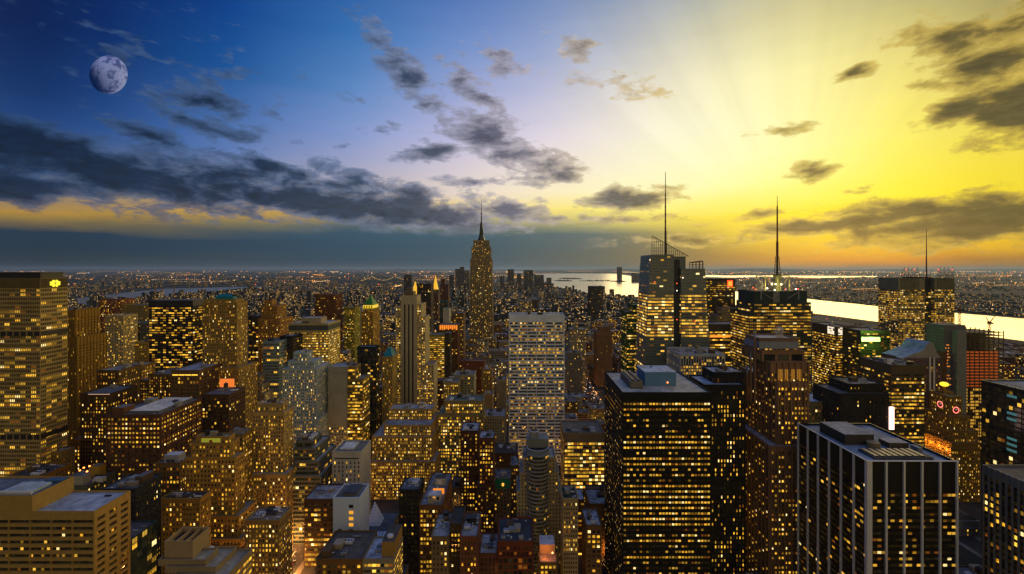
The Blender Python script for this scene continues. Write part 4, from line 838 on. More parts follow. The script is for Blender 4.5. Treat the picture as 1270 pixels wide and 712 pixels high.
tower('apartment_building', 'small plain tan block left of the narrow tan block', 'building', [(601, 611, 489, 640, 22)], dict(PUNCH, top=999), (.26, .2, .12), None, gold, yb=512, n=1)

# white gridded slab
tower('office_tower', 'white gridded slab tower facing the viewer with a blank band under its flat roof', 'office tower', [(631, 700, 390.5, 600, 34)], dict(RIB, cw=2.45, fh=4.35, wf=.985, hf=.52, rec=.5, top=9, pk=5, pw=.9, pd=.25), (.62, .68, .76), None, G(.42, .7, -.6, .62), (.3, .31, .32), yb=566, ind=100, n=3)
tower('office_tower', 'dark square tower alone before the bright harbour', 'office tower', [(731, 748, 355, 2300, 50)], dict(PIER, cw=6, fh=5), (.035, .03, .028), None, G(.06), yb=400, n=1)
tower('office_building', 'grey flat block beyond the white gridded slab, half lit front', 'office building', [(644.5, 660, 373, 1500, 50)], PUNCH, (.17, .17, .17), None, G(.3), yb=390, n=1)
tower('stone_tower', 'slim brown stone tower with vertical ribs right of the white gridded slab', 'office tower', [(743, 756, 405, 1008, 22), (740, 759, 411, 1000, 36)], dict(PUNCH, cw=3.0, wf=.4, pk=2, pw=.9, pd=.6, top=9), (.19, .125, .08), None, G(.03), yb=500, n=1)
tower('office_building', 'grey stepped block right of the white gridded slab', 'building', [(705, 720, 437, 880, 20), (703, 723, 446, 874, 34)], PUNCH, (.2, .19, .16), None, G(.06), yb=490, n=2)
tower('spire_tower', 'small grey tower with a pointed roof behind the grey stepped block', 'building', [(712, 717, 398, 1010, 14), (707, 727, 408, 1000, 34)], PUNCH, (.24, .23, .2), None, G(.35), yb=440, n=0)
tower('glass_building', 'green glass block with yellow lit floors left of the bright faceted tower', 'office tower', [(785, 806, 378, 752, 34), (777, 806, 387, 742, SD(777, 770, 742))], dict(RIB, cw=3, fh=4.2, hf=.5), (.025, .06, .02), (.03, .08, .025), G(.62, 1.0, .9, .85, (.01, .03, .012)), (.05, .09, .08), yb=480, n=0)

# faceted glass tower with the lattice crown and mast
Y = 620.0; BL = wall((.105, .135, .145), .3, .15, .05, .0, .6); BLS = wall((.10, .13, .14), .3, .15, .05, 0, .6)
r = thing('skyscraper', 'tall faceted blue glass tower with a sloping lattice crown and a thin mast', 'skyscraper', (WX(840, Y), Y+30, 0)); B = tuple(r.location); wb, gb, rb = MB(), [], MB()
def hexa(wb, gb, bot, top, zb, zt, st, wm, sm, gm):
    for i in range(4):
        j = (i+1) % 4; P = [(*bot[i], zb), (*bot[j], zb), (*top[j], zt[j]), (*top[i], zt[i])]
        if i != 2: facade(wb, gb, *P, st, wm, sm, gm)
        else: wb.q([P], wm)
    wb.q([[(*top[i], zt[i]-.02) for i in range(4)]], wm)
gB = G(.09, .9, -.2, .9, (.07, .10, .11)); gB2 = G(1.7, .8, -.1, 1.0, (.05, .07, .075))
bst = dict(GRID, cw=2.6, fh=4.1, wf=.94, hf=.55, rec=.08, top=1.0)
def at_(px, Y): return (WX(px, Y), Y)
def sect(xa0, xa1, xb0, xb1, z0, z1, ya, yb2, gm):   # a tapering storey range (left/right x below and above)
    hexa(wb, gb, [(xa0, ya), (xa1, ya), (xa1, yb2), (xa0, yb2)], [(xb0, ya+.6), (xb1, ya+.6), (xb1, yb2), (xb0, yb2)], z0, [z1]*4, bst, BL, BLS, gm)
zs = [0, WZ(452, Y), WZ(418, Y), WZ(364, Y), WZ(316, Y)]
lx = [797, 799.5, 801.5, 804, 807.5]; rx = [836]*5; rr = [885, 880.5, 878, 875, 873]
for k, gm in enumerate((gB2, gB, gB2, gB)):
    sect(WX(lx[k], Y), WX(rx[k], Y), WX(lx[k+1], Y), WX(rx[k], Y), zs[k], zs[k+1], Y+3*k*.0, Y+52, gm)
for k, gm in enumerate((gB, gB, gB2)):
    sect(WX(843.5, Y), WX(rr[k], Y), WX(843.5, Y), WX(rr[k+1], Y), zs[k], zs[k+1], Y-4, Y+46, gm)
sect(WX(843.5, Y), WX(rr[3], Y), WX(843.5, Y), WX(rr[4], Y), zs[3], WZ(333, Y), Y-4, Y+46, gB)
wb.box(WX(836, Y)-.2, WX(843.5, Y)+.2, Y+1.5, Y+48, 0, WZ(322, Y), wall((.02, .025, .03), .4)); wb.box(WX(836, Y), WX(853, Y), Y+8, Y+40, zs[3], WZ(318, Y), BL)
child(wb, 'wall', r, B); panes_to_parts(r, B, gb, 90)
b = MB(); LAT = wall((.05, .05, .045), .5, .1, .5, .5)
def screen(pxa, pya, pxb, pyb, pyl, Yf, nx, nz, rad=.42):
    xa, xb = WX(pxa, Yf), WX(pxb, Yf); zl = WZ(pyl, Yf)
    def zt(f): return WZ(pya, Yf)*(1-f)+WZ(pyb, Yf)*f
    for k in range(nx+1):
        f = k/nx; x = xa+(xb-xa)*f; b.bar((x, Yf, zl), (x, Yf, zt(f)), rad, LAT)
    b.bar((xa, Yf, zt(0)), (xb, Yf, zt(1)), rad*1.5, LAT)
    for j in range(nz):
        z = zl+(WZ(pya, Yf)-zl)*(j+1)/(nz+1)
        f1 = 1.0
        if zt(1) < z: f1 = (zt(0)-z)/(zt(0)-zt(1))
        if f1 > .03: b.bar((xa, Yf, z), (xa+(xb-xa)*f1, Yf, z), rad*.8, LAT)
for Yf in (Y+.8, Y+22):
    screen(808.5, 292.5, 853.5, 317.5, 319, Yf, 17, 6, .34); 
screen(855, 325.5, 871, 323.5, 334, Y-3, 4, 2); screen(855, 326, 872, 324.5, 334, Y+26, 4, 2)
x = WX(808.5, Y)
for zq in (0, .35, .7, 1): b.bar((WX(808.5, Y), Y+.8, WZ(330, Y)+(WZ(292.5, Y)-WZ(330, Y))*zq), (WX(808.5, Y+22), Y+22, WZ(330, Y)+(WZ(292.5, Y)-WZ(330, Y))*zq), .28, LAT)
child(b, 'lattice_crown', r, B)
b = MB(); mx = WX(825.3, Y+12); my = Y+12; z0, z1 = WZ(330, Y), WZ(213, Y+12)
b.bar((mx, my, z0), (mx, my, WZ(286, Y+12)), 1.5, LAT, 6, 1.3); b.bar((mx, my, WZ(286, Y+12)), (mx, my, WZ(240, Y+12)), 1.0, wall((.16, .05, .03), .6), 6, .8); b.bar((mx, my, WZ(240, Y+12)), (mx, my, z1), .62, wall((.35, .34, .3), .5), 6, .35)
b.bar((mx+2.2, my, z0), (mx+2.2, my, WZ(286, Y+12)), .25, LAT)
for k in range(7): z = z0+8+k*5; b.bar((mx, my, z), (mx+2.2, my, z+2.5), .18, LAT)
for k in range(5): z = WZ(284-k*9, Y+12); b.cyl(mx, my, z, z+.8, 1.6-.12*k, m=DARK, n=6)
child(b, 'mast', r, B)
RED = emit((1, .10, .03), 3.0); WH = emit((1, .8, .6), 4.0)
for px, py in ((839.5, 352), (839.5, 361), (839.5, 397), (862, 399), (847, 345), (812, 350)):
    b = MB(); b.cyl(WX(px, Y-6), Y-6, WZ(py, Y-6), WZ(py, Y-6)+1.1, .6, m=WH if py in (361, 345) else RED, n=6); b.bar((WX(px, Y-6), Y-6, WZ(py, Y-6)+.5), (WX(px, Y-6), Y+2, WZ(py, Y-6)+.5), .1, LAT); child(b, 'beacon', r, B)
HEROES.append((WX(790, Y), WX(884, Y), Y-4, Y+52, WZ(316, Y), 790, 884, 470))

r, B, T = tower('office_building', 'white pier faced block with tall dark slots and a crowded grey roof', 'office building', [(843.5, 899, 439, 560, SD(843.5, 827, 560))], dict(PIER, cw=3.3, fh=3.9, wf=.66, hf=.68, pk=1, pw=1.0, pd=.6, top=2.5), (.42, .46, .50), (.03, .03, .03), G(.42, .8, -.2), (.28, .3, .33), yb=486, ind=80, n=6, big=1.3)
r, B, T = tower('office_tower', 'dark tower with a glowing red orange square sign near its roof', 'office tower', [(873, 912, 346, 900, 45)], dict(RIB, cw=4, fh=4), (.022, .02, .018), None, G(.45, .7, -.2, .7), yb=398, n=0)
x0, x1, y0, y1, zt = T[0]; b = MB(); xs = WX(905.6, 899); b.box(xs-5.4, xs+5.4, y0-.9, y0-.05, WZ(356, 899), WZ(347.5, 899), emit((1, .07, .012), 1.6)); b.box(xs-3.6, xs+3.6, y0-.98, y0-.9, WZ(354.3, 899), WZ(349.2, 899), emit((1, .30, .03), 1.8)); child(b, 'square_sign', r, B)
tower('office_building', 'tan stepped stone block under the red square sign tower', 'building', [(895, 913, 382, 860, 24), (889, 916, 391, 852, 36)], PUNCH, (.24, .2, .13), None, G(.12), yb=402, n=1)
r, B, T = tower('office_building', 'flat dark block with an orange lit line right of the faceted tower', 'office building', [(880, 919, 402, 720, 40)], dict(RIB, cw=4, fh=4, top=11), (.10, .085, .06), None, G(.6, .9, -.3), yb=455, n=1)
x0, x1, y0, y1, zt = T[0]; b = MB(); b.box(x0+.5, x1-1, y0-.2, y0-.02, WZ(418.4, 720), WZ(416, 720), emit((1, .25, .02), 1.6)); child(b, 'lit_line', r, B)

# black slab with the blue roof box
Y = 330.0; D = SD(772, 750, Y)
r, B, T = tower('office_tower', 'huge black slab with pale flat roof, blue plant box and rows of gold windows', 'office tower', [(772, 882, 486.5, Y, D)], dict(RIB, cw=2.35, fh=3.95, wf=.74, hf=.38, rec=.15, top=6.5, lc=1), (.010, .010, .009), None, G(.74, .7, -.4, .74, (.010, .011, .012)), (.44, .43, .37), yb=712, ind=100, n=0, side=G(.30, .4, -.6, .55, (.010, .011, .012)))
x0, x1, y0, y1, zt = T[0]; BX = wall((.15, .24, .36), .6, .1, .2); b = MB(); xa, xb, ya = WX(799.5, Y+22), WX(838, Y+22), Y+21; zb_ = zt-1.1
b.box(xa, xb, ya, ya+24, zb_, zb_+10.5, BX, top=roofmat((.42, .50, .60))); b.box(xa-.3, xb+.3, ya-.3, ya+24.3, zb_+10.5, zb_+11, BX, top=roofmat((.42, .50, .60)))
ph = child(b, 'plant_box', r, B); b = MB(); b.cyl(xa+(xb-xa)*.72, ya-.35, zb_+2.6, zb_+3.4, .45, m=emit((1, .2, .04), 6), n=8); o = b.build('wall_lamp', None, B); o.parent = ph; o.location = (0, 0, 0)
b = MB(); b.box(xb-10, xb-3, ya+3, ya+7, zb_+11, zb_+11.5, WHITE); b.cyl(xa+10, ya+18, zb_+11, zb_+12, .8, m=DARK); o = b.build('hatch', None, B); o.parent = ph; o.location = (0, 0, 0)
b = MB(); xq, yq = xa-13, Y+14
b.box(xq, xq+9.5, yq, yq+34, zb_+1.0, zb_+5.6, wall((.16, .15, .13), .7), bottom=True, top=wall((.2, .2, .19)))
for k in range(9):
    for s in (2.6, 6.9): b.cyl(xq+s, yq+2.5+k*3.6, zb_+5.6, zb_+6.5, 1.35, m=DARK, n=12)
for k in range(10): b.box(xq-.15, xq+9.65, yq+.3+k*3.65, yq+.6+k*3.65, zb_, zb_+5.7, STEEL)
child(b, 'cooling_tower', r, B)
r, B, T = tower('office_tower', 'black tower with blue rimmed roof and set back top, right of the huge black slab', 'office tower', [(885, 924, 461.5, 381, 24), (873.5, 924.5, 477, 372, SD(873.5, 866, 372)+22)], dict(PUNCH, cw=2.5, fh=3.7, wf=.42, hf=.62, top=5), (.014, .014, .015), None, G(.32, .3), (.32, .37, .44), yb=712, ind=90, n=2)

# red granite tower
GR = (.22, .145, .10); gst = dict(PUNCHW, cw=2.7, fh=3.8, wf=.55, hf=.5, pk=2, pw=.9, pd=1.0, top=3.5)
r, B, T = tower('office_tower', 'stepped red granite tower with grey crown and two big lit windows', 'office tower',
   [(942, 990, 419, 376, 24), (945, 998, 435, 372, 34), (955, 1003, 449, 366, SD(955, 935, 366)), (963.5, 1002.5, 474, 362, 60), (955, 1004, 553, 357, SD(955, 913, 357))],
   gst, GR, (.13, .085, .06), G(.42, .4), (.25, .27, .3), yb=712, ind=100, n=0,
   tiersty={0: dict(PUNCHW, top=999), 1: dict(PUNCHW, cw=10, fh=7, wf=.8, hf=.75, top=2, rec=.6), 2: dict(gst, top=16)})
x0, x1, y0, y1, zt = T[0]; GC = wall((.24, .26, .29), .7, .2, .2)
b = MB(); b.box(x0-.3, x1+.3, y0-.3, y1+.3, zt-9, zt-3.2, GC, top=GC)
for k in range(22): xx = x0+(x1-x0)*(k+.5)/22; b.box(xx-.12, xx+.12, y0-.5, y0-.3, zt-3, zt, GC)
child(b, 'crown', r, B)
for k, (px, py) in enumerate(((938.5, 406), (934, 434), (930.5, 452))):
    b = MB(); xx = WX(px, 376+k*2); b.cyl(xx, 379+k*3, WZ(500, 376), WZ(py+14, 376), 1.0, 1.0, wall(GR), 4, a0=math.pi/4, a1=math.pi/4+2*math.pi); b.cyl(xx, 379+k*3, WZ(py+14, 376), WZ(py, 376), 1.0, .1, GC, 4, a0=math.pi/4, a1=math.pi/4+2*math.pi); child(b, 'pinnacle', r, B)
x0, x1, y0, y1, zt = T[2]
for pa, pb in ((964, 977.5), (981, 995)):
    xa, xb = WX(pa, 366), WX(pb, 366); za, zb_ = WZ(471, 366), WZ(458, 366)
    b = MB(); SEED[0] += 11; b.q([[(xa, y0-.12, za), (xb, y0-.12, za), (xb, y0-.12, zb_), (xa, y0-.12, zb_)]], emit((.72, .30, .02), .42))
    for k in range(7): xx = xa+(xb-xa)*k/6; b.box(xx-.1, xx+.1, y0-.4, y0-.13, za, zb_, wall(GR))
    child(b, 'great_window', r, B)
# steam
sm = bpy.data.materials.new('steam'); sm.use_nodes = True; t = NT(sm.node_tree); t.n.clear()
pv = t.n.new('ShaderNodeVolumePrincipled'); pv.inputs['Color'].default_value = (.95, .9, .8, 1); tc = t.n.new('ShaderNodeTexCoord')
nz_ = t.noise(tc.outputs['Object'], .35, 4, .6); t.put(pv.inputs['Density'], t.math('MULTIPLY', t.rng(nz_, .42, .66), .9)); o = t.n.new('ShaderNodeOutputMaterial'); t.l.new(pv.outputs[0], o.inputs['Volume'])
def steam(px, Y, py0, py1, r0, lean, label):
    b = MB(); x = WX(px, Y); z0, z1 = WZ(py0, Y), WZ(py1, Y); n = 7; prev = None
    for k in range(n):
        f = k/(n-1); rr = r0*(.55+.6*math.sin(f*2.6)+.12*math.sin(k*2.1)); cx = x+lean*f*f; z = z0+(z1-z0)*f
        if k == n-1: rr = .2
        ring = [(cx+rr*math.cos(a*math.pi/6)*(1+.15*math.sin(a*2.3+k)), Y+rr*math.sin(a*math.pi/6), z) for a in range(12)]
        if prev is not None:
            for a in range(12): b.q([[prev[a], prev[(a+1) % 12], ring[(a+1) % 12], ring[a]]], sm)
        else: b.ngon(ring[::-1], sm)
        prev = ring
    b.ngon(prev, sm)
    o = b.build('steam_plume', None, (x, Y, z0)); tag(o, label, 'steam', kind='stuff')
steam(966, 388, 420, 404, 3.2, 1.0, 'small pale steam puff rising from the red granite tower roof')

# tower with the mast and the floodlit frame
Y = 640.0
r, B, T = tower('skyscraper', 'dark green black skyscraper topped by a floodlit frame and red and white mast', 'skyscraper',
  [(935, 1001, 361, Y, 46), (935.2, 1006, 375, Y-1, 52), (929, 1006.5, 387, Y-2, 56)], dict(GRID, cw=2.6, fh=4.1, wf=.9, hf=.5, top=1.5), (.03, .04, .04), None, G(.66, .75, -.4, .7), yb=470, n=0, ind=60, tiersty={0: dict(GRID, cw=4, fh=20, top=13)})
x0, x1, y0, y1, zt = T[0]; b = MB(); FR = wall((.5, .46, .25), .5, .1, .3); LATW = wall((.28, .29, .28), .6, .2, .3)
xa, xb = WX(949, Y+12), WX(979, Y+12); za, zb_ = zt-1, WZ(342.5, Y+12); ya, yb2 = Y+12, Y+36
for x in (xa, xb):
    for y in (ya, yb2): b.bar((x, y, za), (x, y, zb_), .85, FR)
for y in (ya, yb2):
    b.bar((xa, y, zb_), (xa+8, y, zb_), .6, FR); b.bar((xb-8, y, zb_), (xb, y, zb_), .6, FR); b.bar((xa, y, zb_), (xa+10, y, za+9), .5, FR); b.bar((xb, y, zb_), (xb-10, y, za+9), .5, FR)
for x in (xa, xb): b.bar((x, ya, zb_), (x, yb2, zb_), .6, FR)
child(b, 'mast_frame', r, B)
b = MB(); mx, my = WX(964, Y+24), Y+24; zz = [zt-1, WZ(341, my), WZ(318, my), WZ(300, my), WZ(256, my), WZ(243, my)]
b.cyl(mx, my, zz[0], zz[1], 5.6, 5.6, wall((.20, .20, .12)), 8)
for k in range(4):
    a = k*math.pi/2+.78; b.bar((mx+4*math.cos(a), my+4*math.sin(a), zz[1]), (mx+2.2*math.cos(a), my+2.2*math.sin(a), zz[2]), .4, DARK)
for k in range(9):
    z = zz[1]+(zz[2]-zz[1])*k/9; b.cyl(mx, my, z, z+.7, 4.4-.2*k, m=DARK, n=8)
b.bar((mx, my, zz[1]), (mx, my, zz[2]), 1.4, DARK, 6); b.bar((mx, my, zz[2]), (mx, my, zz[3]), 1.7, wall((.13, .05, .03), .6), 6); b.bar((mx, my, zz[3]), (mx, my, zz[4]), 1.15, wall((.13, .04, .025), .6), 6, .95); b.bar((mx, my, zz[4]), (mx, my, zz[5]), .6, wall((.5, .42, .2), .6), 6, .3)
b.cyl(mx, my, zz[1]-.6, zz[1]+.8, 9, m=DARK, n=10)
child(b, 'mast', r, B)
b = MB(); x0b, x1b = x0+10, x1-12
for s in range(2):
    xm = x0b+(x1b-x0b)*s; b.box(xm-.6, xm+.6, y0-.5, y0-.05, zt-12, zt-.5, LATW)
b.bar((x0b, y0-.3, zt-1), (x0b+16, y0-.3, zt-11), .45, LATW); b.bar((x0b+16, y0-.3, zt-11), (x0b+24, y0-.3, zt-1), .45, LATW); b.bar((x1b, y0-.3, zt-1), (x1b-16, y0-.3, zt-11), .45, LATW)
b.box(x0b+17, x0b+26, y0-.4, y0-.02, zt-26, zt-.6, wall((.16, .17, .17), .5)); child(b, 'sign_truss', r, B)
for px, dz in ((957.5, 9.5), (962, 9.5), (969, 9.2), (951.5, 3.5), (987, 2.5), (961, 1.2)):
    b = MB(); xx = WX(px, Y+6); b.cyl(xx, Y+6, zt+dz-.8, zt+dz+.8, .85, m=emit((1, .85, .5), 7), n=8); b.bar((xx, Y+6, zt-1), (xx, Y+6, zt+dz-.8), .15, STEEL); child(b, 'floodlight', r, B)
for px, dz in ((934, 4), (937, 1.5), (974, 1.5), (990, 2.2)):
    b = MB(); xx = WX(px, Y+4); b.cyl(xx, Y+4, zt+dz, zt+dz+1.2, .8, m=RED, n=8); b.bar((xx, Y+4, zt-1), (xx, Y+4, zt+dz), .15, STEEL); child(b, 'beacon', r, B)
for px in (957, 972):
    ld = bpy.data.lights.new('floodlight_beam', 'POINT'); ld.energy = 9000; ld.color = (1, .82, .35); ld.shadow_soft_size = .8
    lo = bpy.data.objects.new('floodlight_beam', ld); COL.objects.link(lo); lo.location = (WX(px, Y+8), Y+8, zt+6)
steam(943, 650, 360, 345, 5.5, -7, 'steam cloud drifting left from the floodlit skyscraper roof'); steam(981, 660, 361, 352, 4.0, 4, 'faint steam wisp at the right foot of the floodlit frame')

# tower with two white screens and the gold edge line
Y = 700.0
r, B, T = tower('office_tower', 'dark lit office tower with two white lit screens and a gold edge line', 'office tower', [(1037, 1055, 405, Y, SD(1037, 1007, Y))], dict(RIB, cw=3.2, fh=3.9, top=14, hf=.48), (.075, .06, .035), None, G(.9, .55, -.2, .85), yb=475, n=1, ind=80)
x0, x1, y0, y1, zt = T[0]; SCR = emit((1, .86, .62), 1.15); SG = wall((.5, .4, .3))
def screen_panel(b, x, y, z0, z1, w, axis):
    for i in range(5):
        for j in range(6):
            if RNG.random() < .12: continue
            u0, u1 = w*i/5, w*(i+.92)/5; a, c_ = z0+(z1-z0)*j/6, z0+(z1-z0)*(j+.92)/6
            if axis == 'y': b.q([[(x, y-u0, a), (x, y-u1, a), (x, y-u1, c_), (x, y-u0, c_)]], SCR)
            else: b.q([[(x+u0, y, a), (x+u1, y, a), (x+u1, y, c_), (x+u0, y, c_)]], SCR)
b = MB(); b.box(x0-.5, x0-.05, y0+3, y0+19, zt-13.5, zt-1, SG); screen_panel(b, x0-.6, y0+18.6, zt-13, zt-1.5, 15.2, 'y'); child(b, 'lit_screen', r, B)
b = MB(); b.box(x0+2.5, x1-4, y0-.5, y0-.05, zt-13.5, zt-1, SG); screen_panel(b, x0+3, y0-.6, zt-13, zt-1.5, x1-x0-7.6, 'x'); child(b, 'lit_screen', r, B)
b = MB(); b.bar((x1-.8, y0-.9, zt-14), (WX(1050.5, Y-1), y0-.9, WZ(478, Y)), 1.2, emit((1, .42, .03), 1.9), 6); child(b, 'gold_edge', r, B)
tower('office_building', 'dark lit wing on the right of the gold edge line', 'office building', [(1056, 1067.5, 408, 716, 30)], dict(RIB, cw=3.2, fh=3.9), (.07, .065, .035), None, G(.85, .5), yb=475, n=0)
r, B, T = tower('office_building', 'dark green black block carrying the glaring green white sign bar', 'office building', [(1067.5, 1104, 410, 640, 36)], dict(RIB, cw=4), (.03, .035, .015), None, G(.25, .5), yb=455, n=1)
x0, x1, y0, y1, zt = T[0]; b = MB(); xa, xb = WX(1068.5, 637), WX(1091, 637); b.box(xa, xb, 636.2, 637, WZ(423.6, 637), WZ(418.2, 637), emit((.45, 1.0, .22), 2.2)); b.box(xa-.5, xb+.5, 637.01, 639.9, WZ(424.5, 637), WZ(417.3, 637), DARK, bottom=True); child(b, 'sign_bar', r, B)
for px in (1074, 1086):
    ld = bpy.data.lights.new('sign_light', 'POINT'); ld.energy = 24000; ld.color = (.45, 1.0, .12); ld.shadow_soft_size = 2
    lo = bpy.data.objects.new('sign_light', ld); COL.objects.link(lo); lo.location = (WX(px, 632), 632, WZ(421, 632))
tower('office_building', 'long dark lit block with a grey roof band sloping away below the green sign', 'office building', [(1105, 1147, 452.5, 470, SD(1105, 1067, 470))], dict(RIB, cw=2.8, fh=3.8, top=9), (.085, .07, .045), None, G(.7, .8, -.1, .9), (.14, .16, .16), yb=540, ind=80, n=7)
# purple brown block with a humped roof and white fin
r, B, T = tower('office_tower', 'purple brown tower with a humped grey roof and a tall white lit fin', 'office tower', [(1121, 1167, 444, 560, 34)], dict(PUNCH, cw=3, pk=1, pw=.8, pd=.3), (.13, .09, .10), None, G(.14), yb=500, n=0)
x0, x1, y0, y1, zt = T[0]; b = MB(); RO = wall((.26, .26, .24), .8); prof = [(1121, 444), (1131, 440), (1140, 436.5), (1146, 434), (1150, 427), (1154, 424), (1158, 426), (1163, 438), (1167, 444)]
pts = [(WX(a, 560), WZ(c_, 560)) for a, c_ in prof]; b.ngon([(x, y0+.5, z) for x, z in reversed(pts)], RO); b.ngon([(x, y1-.5, z) for x, z in pts], RO)
for p, q in zip(pts, pts[1:]): b.q([[(p[0], y0+.5, p[1]), (q[0], y0+.5, q[1]), (q[0], y1-.5, q[1]), (p[0], y1-.5, p[1])]], roofmat((.3, .36, .45)))
child(b, 'humped_roof', r, B)
for px in (1153.5, 1158.5): b = MB(); b.box(WX(px-1, 559), WX(px+1, 559), y0-1.2, y0-.45, WZ(560, 560), WZ(443, 560), wall((.55, .55, .55)), bottom=True); child(b, 'white_fin', r, B)
# tower with the screens of rods
Y = 900.0; x0, x1 = WX(1114, Y), WX(1184, Y); r = thing('skyscraper', 'pale gold lit skyscraper with a thin needle mast and rod screens rising above its roof', 'skyscraper', ((x0+x1)/2, Y+25, 0)); B = tuple(r.location); wb, gb, rb = MB(), [], MB(); zt = WZ(345, Y)
nst = dict(GRID, cw=3.2, fh=4.2, wf=.92, hf=.62, rec=.2, top=22, lc=1); NW = wall((.20, .19, .13), .7); NS = wall((.24, .23, .16), .7)
block(wb, gb, rb, x0, WX(1147, Y), Y, Y+50, 0, zt, nst, NW, NS, G(.7, .7, -.2, .58), roofmat()); block(wb, gb, rb, WX(1159, Y), x1, Y, Y+50, 0, zt, nst, NW, NS, G(.7, .7, -.2, .58), roofmat())
block(wb, gb, rb, WX(1147, Y)-.3, WX(1159, Y)+.3, Y+8, Y+50, 0, zt+2, dict(RIB, cw=5, top=30), wall((.03, .03, .028)), wall((.03, .03, .028)), G(.35), roofmat())
child(wb, 'wall', r, B); child(rb, 'roof', r, B); panes_to_parts(r, B, gb, 90)
for z0_, z1_ in ((372, 366), (384, 378)):
    pass
for a, c_ in ((1118, 1140), (1163, 1183)):
    b = MB()
    for k in range(13): xx = WX(a+(c_-a)*k/12, Y-1); b.bar((xx, Y-1, WZ(362, Y)), (xx, Y-1, WZ(335-2*(k % 3), Y)), .3, wall((.10, .09, .06)))
    for k in range(3): b.bar((WX(a, Y-1), Y-1, WZ(338+k*4, Y)), (WX(c_, Y-1), Y-1, WZ(338+k*4, Y)), .2, wall((.10, .09, .06)))
    child(b, 'rod_screen', r, B)
b = MB(); mx = WX(1149, Y+14); b.bar((mx, Y+14, zt), (mx, Y+14, WZ(318, Y+14)), 1.4, wall((.09, .06, .05)), 6, 1.1); b.bar((mx, Y+14, WZ(318, Y+14)), (mx, Y+14, WZ(284, Y+14)), 1.0, wall((.09, .06, .05)), 6, .35); child(b, 'mast', r, B)
for px in (1124, 1134, 1164, 1181): b = MB(); b.cyl(WX(px, Y-1.5), Y-1.5, WZ(335, Y), WZ(335, Y)+1.8, 1.0, m=RED, n=6); child(b, 'beacon', r, B)
HEROES.append((x0, x1, Y, Y+50, zt, 1114, 1184, 440))

# tower under construction with cranes
rnd_core = random.Random(3)
Y = 620.0; r = thing('construction_tower', 'unfinished tower with grey core and orange lit open floors beside the river', 'construction site', (WX(1210, Y), Y+25, 0)); B = tuple(r.location)
b = MB(); CG = wall((.20, .205, .19), .9, .25, .2); b.box(WX(1176, Y), WX(1203, Y), Y+6, Y+34, 0, WZ(404, Y), wall((.12, .125, .12), .9)); b.box(WX(1185.5, Y), WX(1197, Y), Y-2, Y+6, 0, WZ(410, Y), CG)
for k in range(int(WZ(408, Y)/4.2)):
    z = 4.2*(k+1); b.box(WX(1176, Y)-.3, WX(1185.5, Y)-.05, Y+5.6, Y+5.99, z-.45, z, CG, bottom=True); b.box(WX(1176, Y)-.4, WX(1176, Y)-.02, Y+5.6, Y+33, z-.45, z, CG, bottom=True); b.box(WX(1185.5, Y)-.06, WX(1197, Y)+.06, Y-2.06, Y-1.9, z-.12, z+.12, wall((.12, .125, .12), .9))
child(b, 'concrete_core', r, B)
for k in range(26):
    z = WZ(480, Y)+4.2*rnd_core.randint(0, 13); xx = WX(1177+rnd_core.random()*6.5, Y); q = MB(); q.box(xx, xx+1.6, Y+5.7, Y+5.9, z+.9, z+2.6, emit((1, .30, .04), .8)); child(q, 'work_lamp', r, B)
xa, xb = WX(1197.3, Y), WX(1245, Y); fl = int(WZ(412, Y)/4.2); SLB = wall((.12, .09, .06))
b = MB(); bl = MB(); gl = MB()
for k in range(fl):
    z = 4.2*(k+1); b.box(xa, xb, Y, Y+40, z-.5, z, SLB, bottom=True)
for k in range(9):
    xx = xa+(xb-xa)*k/8
    for y in (Y+.5, Y+20, Y+39): b.box(xx-.4, xx+.4, y-.4, y+.4, 0, fl*4.2+2.5, SLB)
b.box(WX(1172, Y), WX(1176, Y)-.1, Y+2, Y+30, 0, WZ(437, Y), wall((.10, .05, .035)))
child(b, 'floor_slabs', r, B)
zo0, zo1 = WZ(482, Y), WZ(437, Y)
ON = emit((1, .16, .02), .34); YE = emit((1, .50, .05), .55); n_ = 0
for k in range(fl):
    z = 4.2*k
    if zo0 < z < zo1:
        q = MB(); q.box(xa+.5, xb-.5, Y+6, Y+6.3, z+.5, z+3.3, ON); child(q, 'lit_floor', r, B)
    elif 0 < z <= zo0 and z > WZ(560, Y):
        q = MB(); SEED[0] += 3; nc = 14
        for c_ in range(nc):
            if RNG.random() < .6: q.box(xa+(xb-xa)*c_/nc, xa+(xb-xa)*(c_+.9)/nc, Y+.6, Y+.8, z+.6, z+3.2, YE)
        if q.v: child(q, 'lit_floor', r, B)
HEROES.append((WX(1172, Y), xb, Y, Y+40, WZ(412, Y), 1172, 1245, 560))
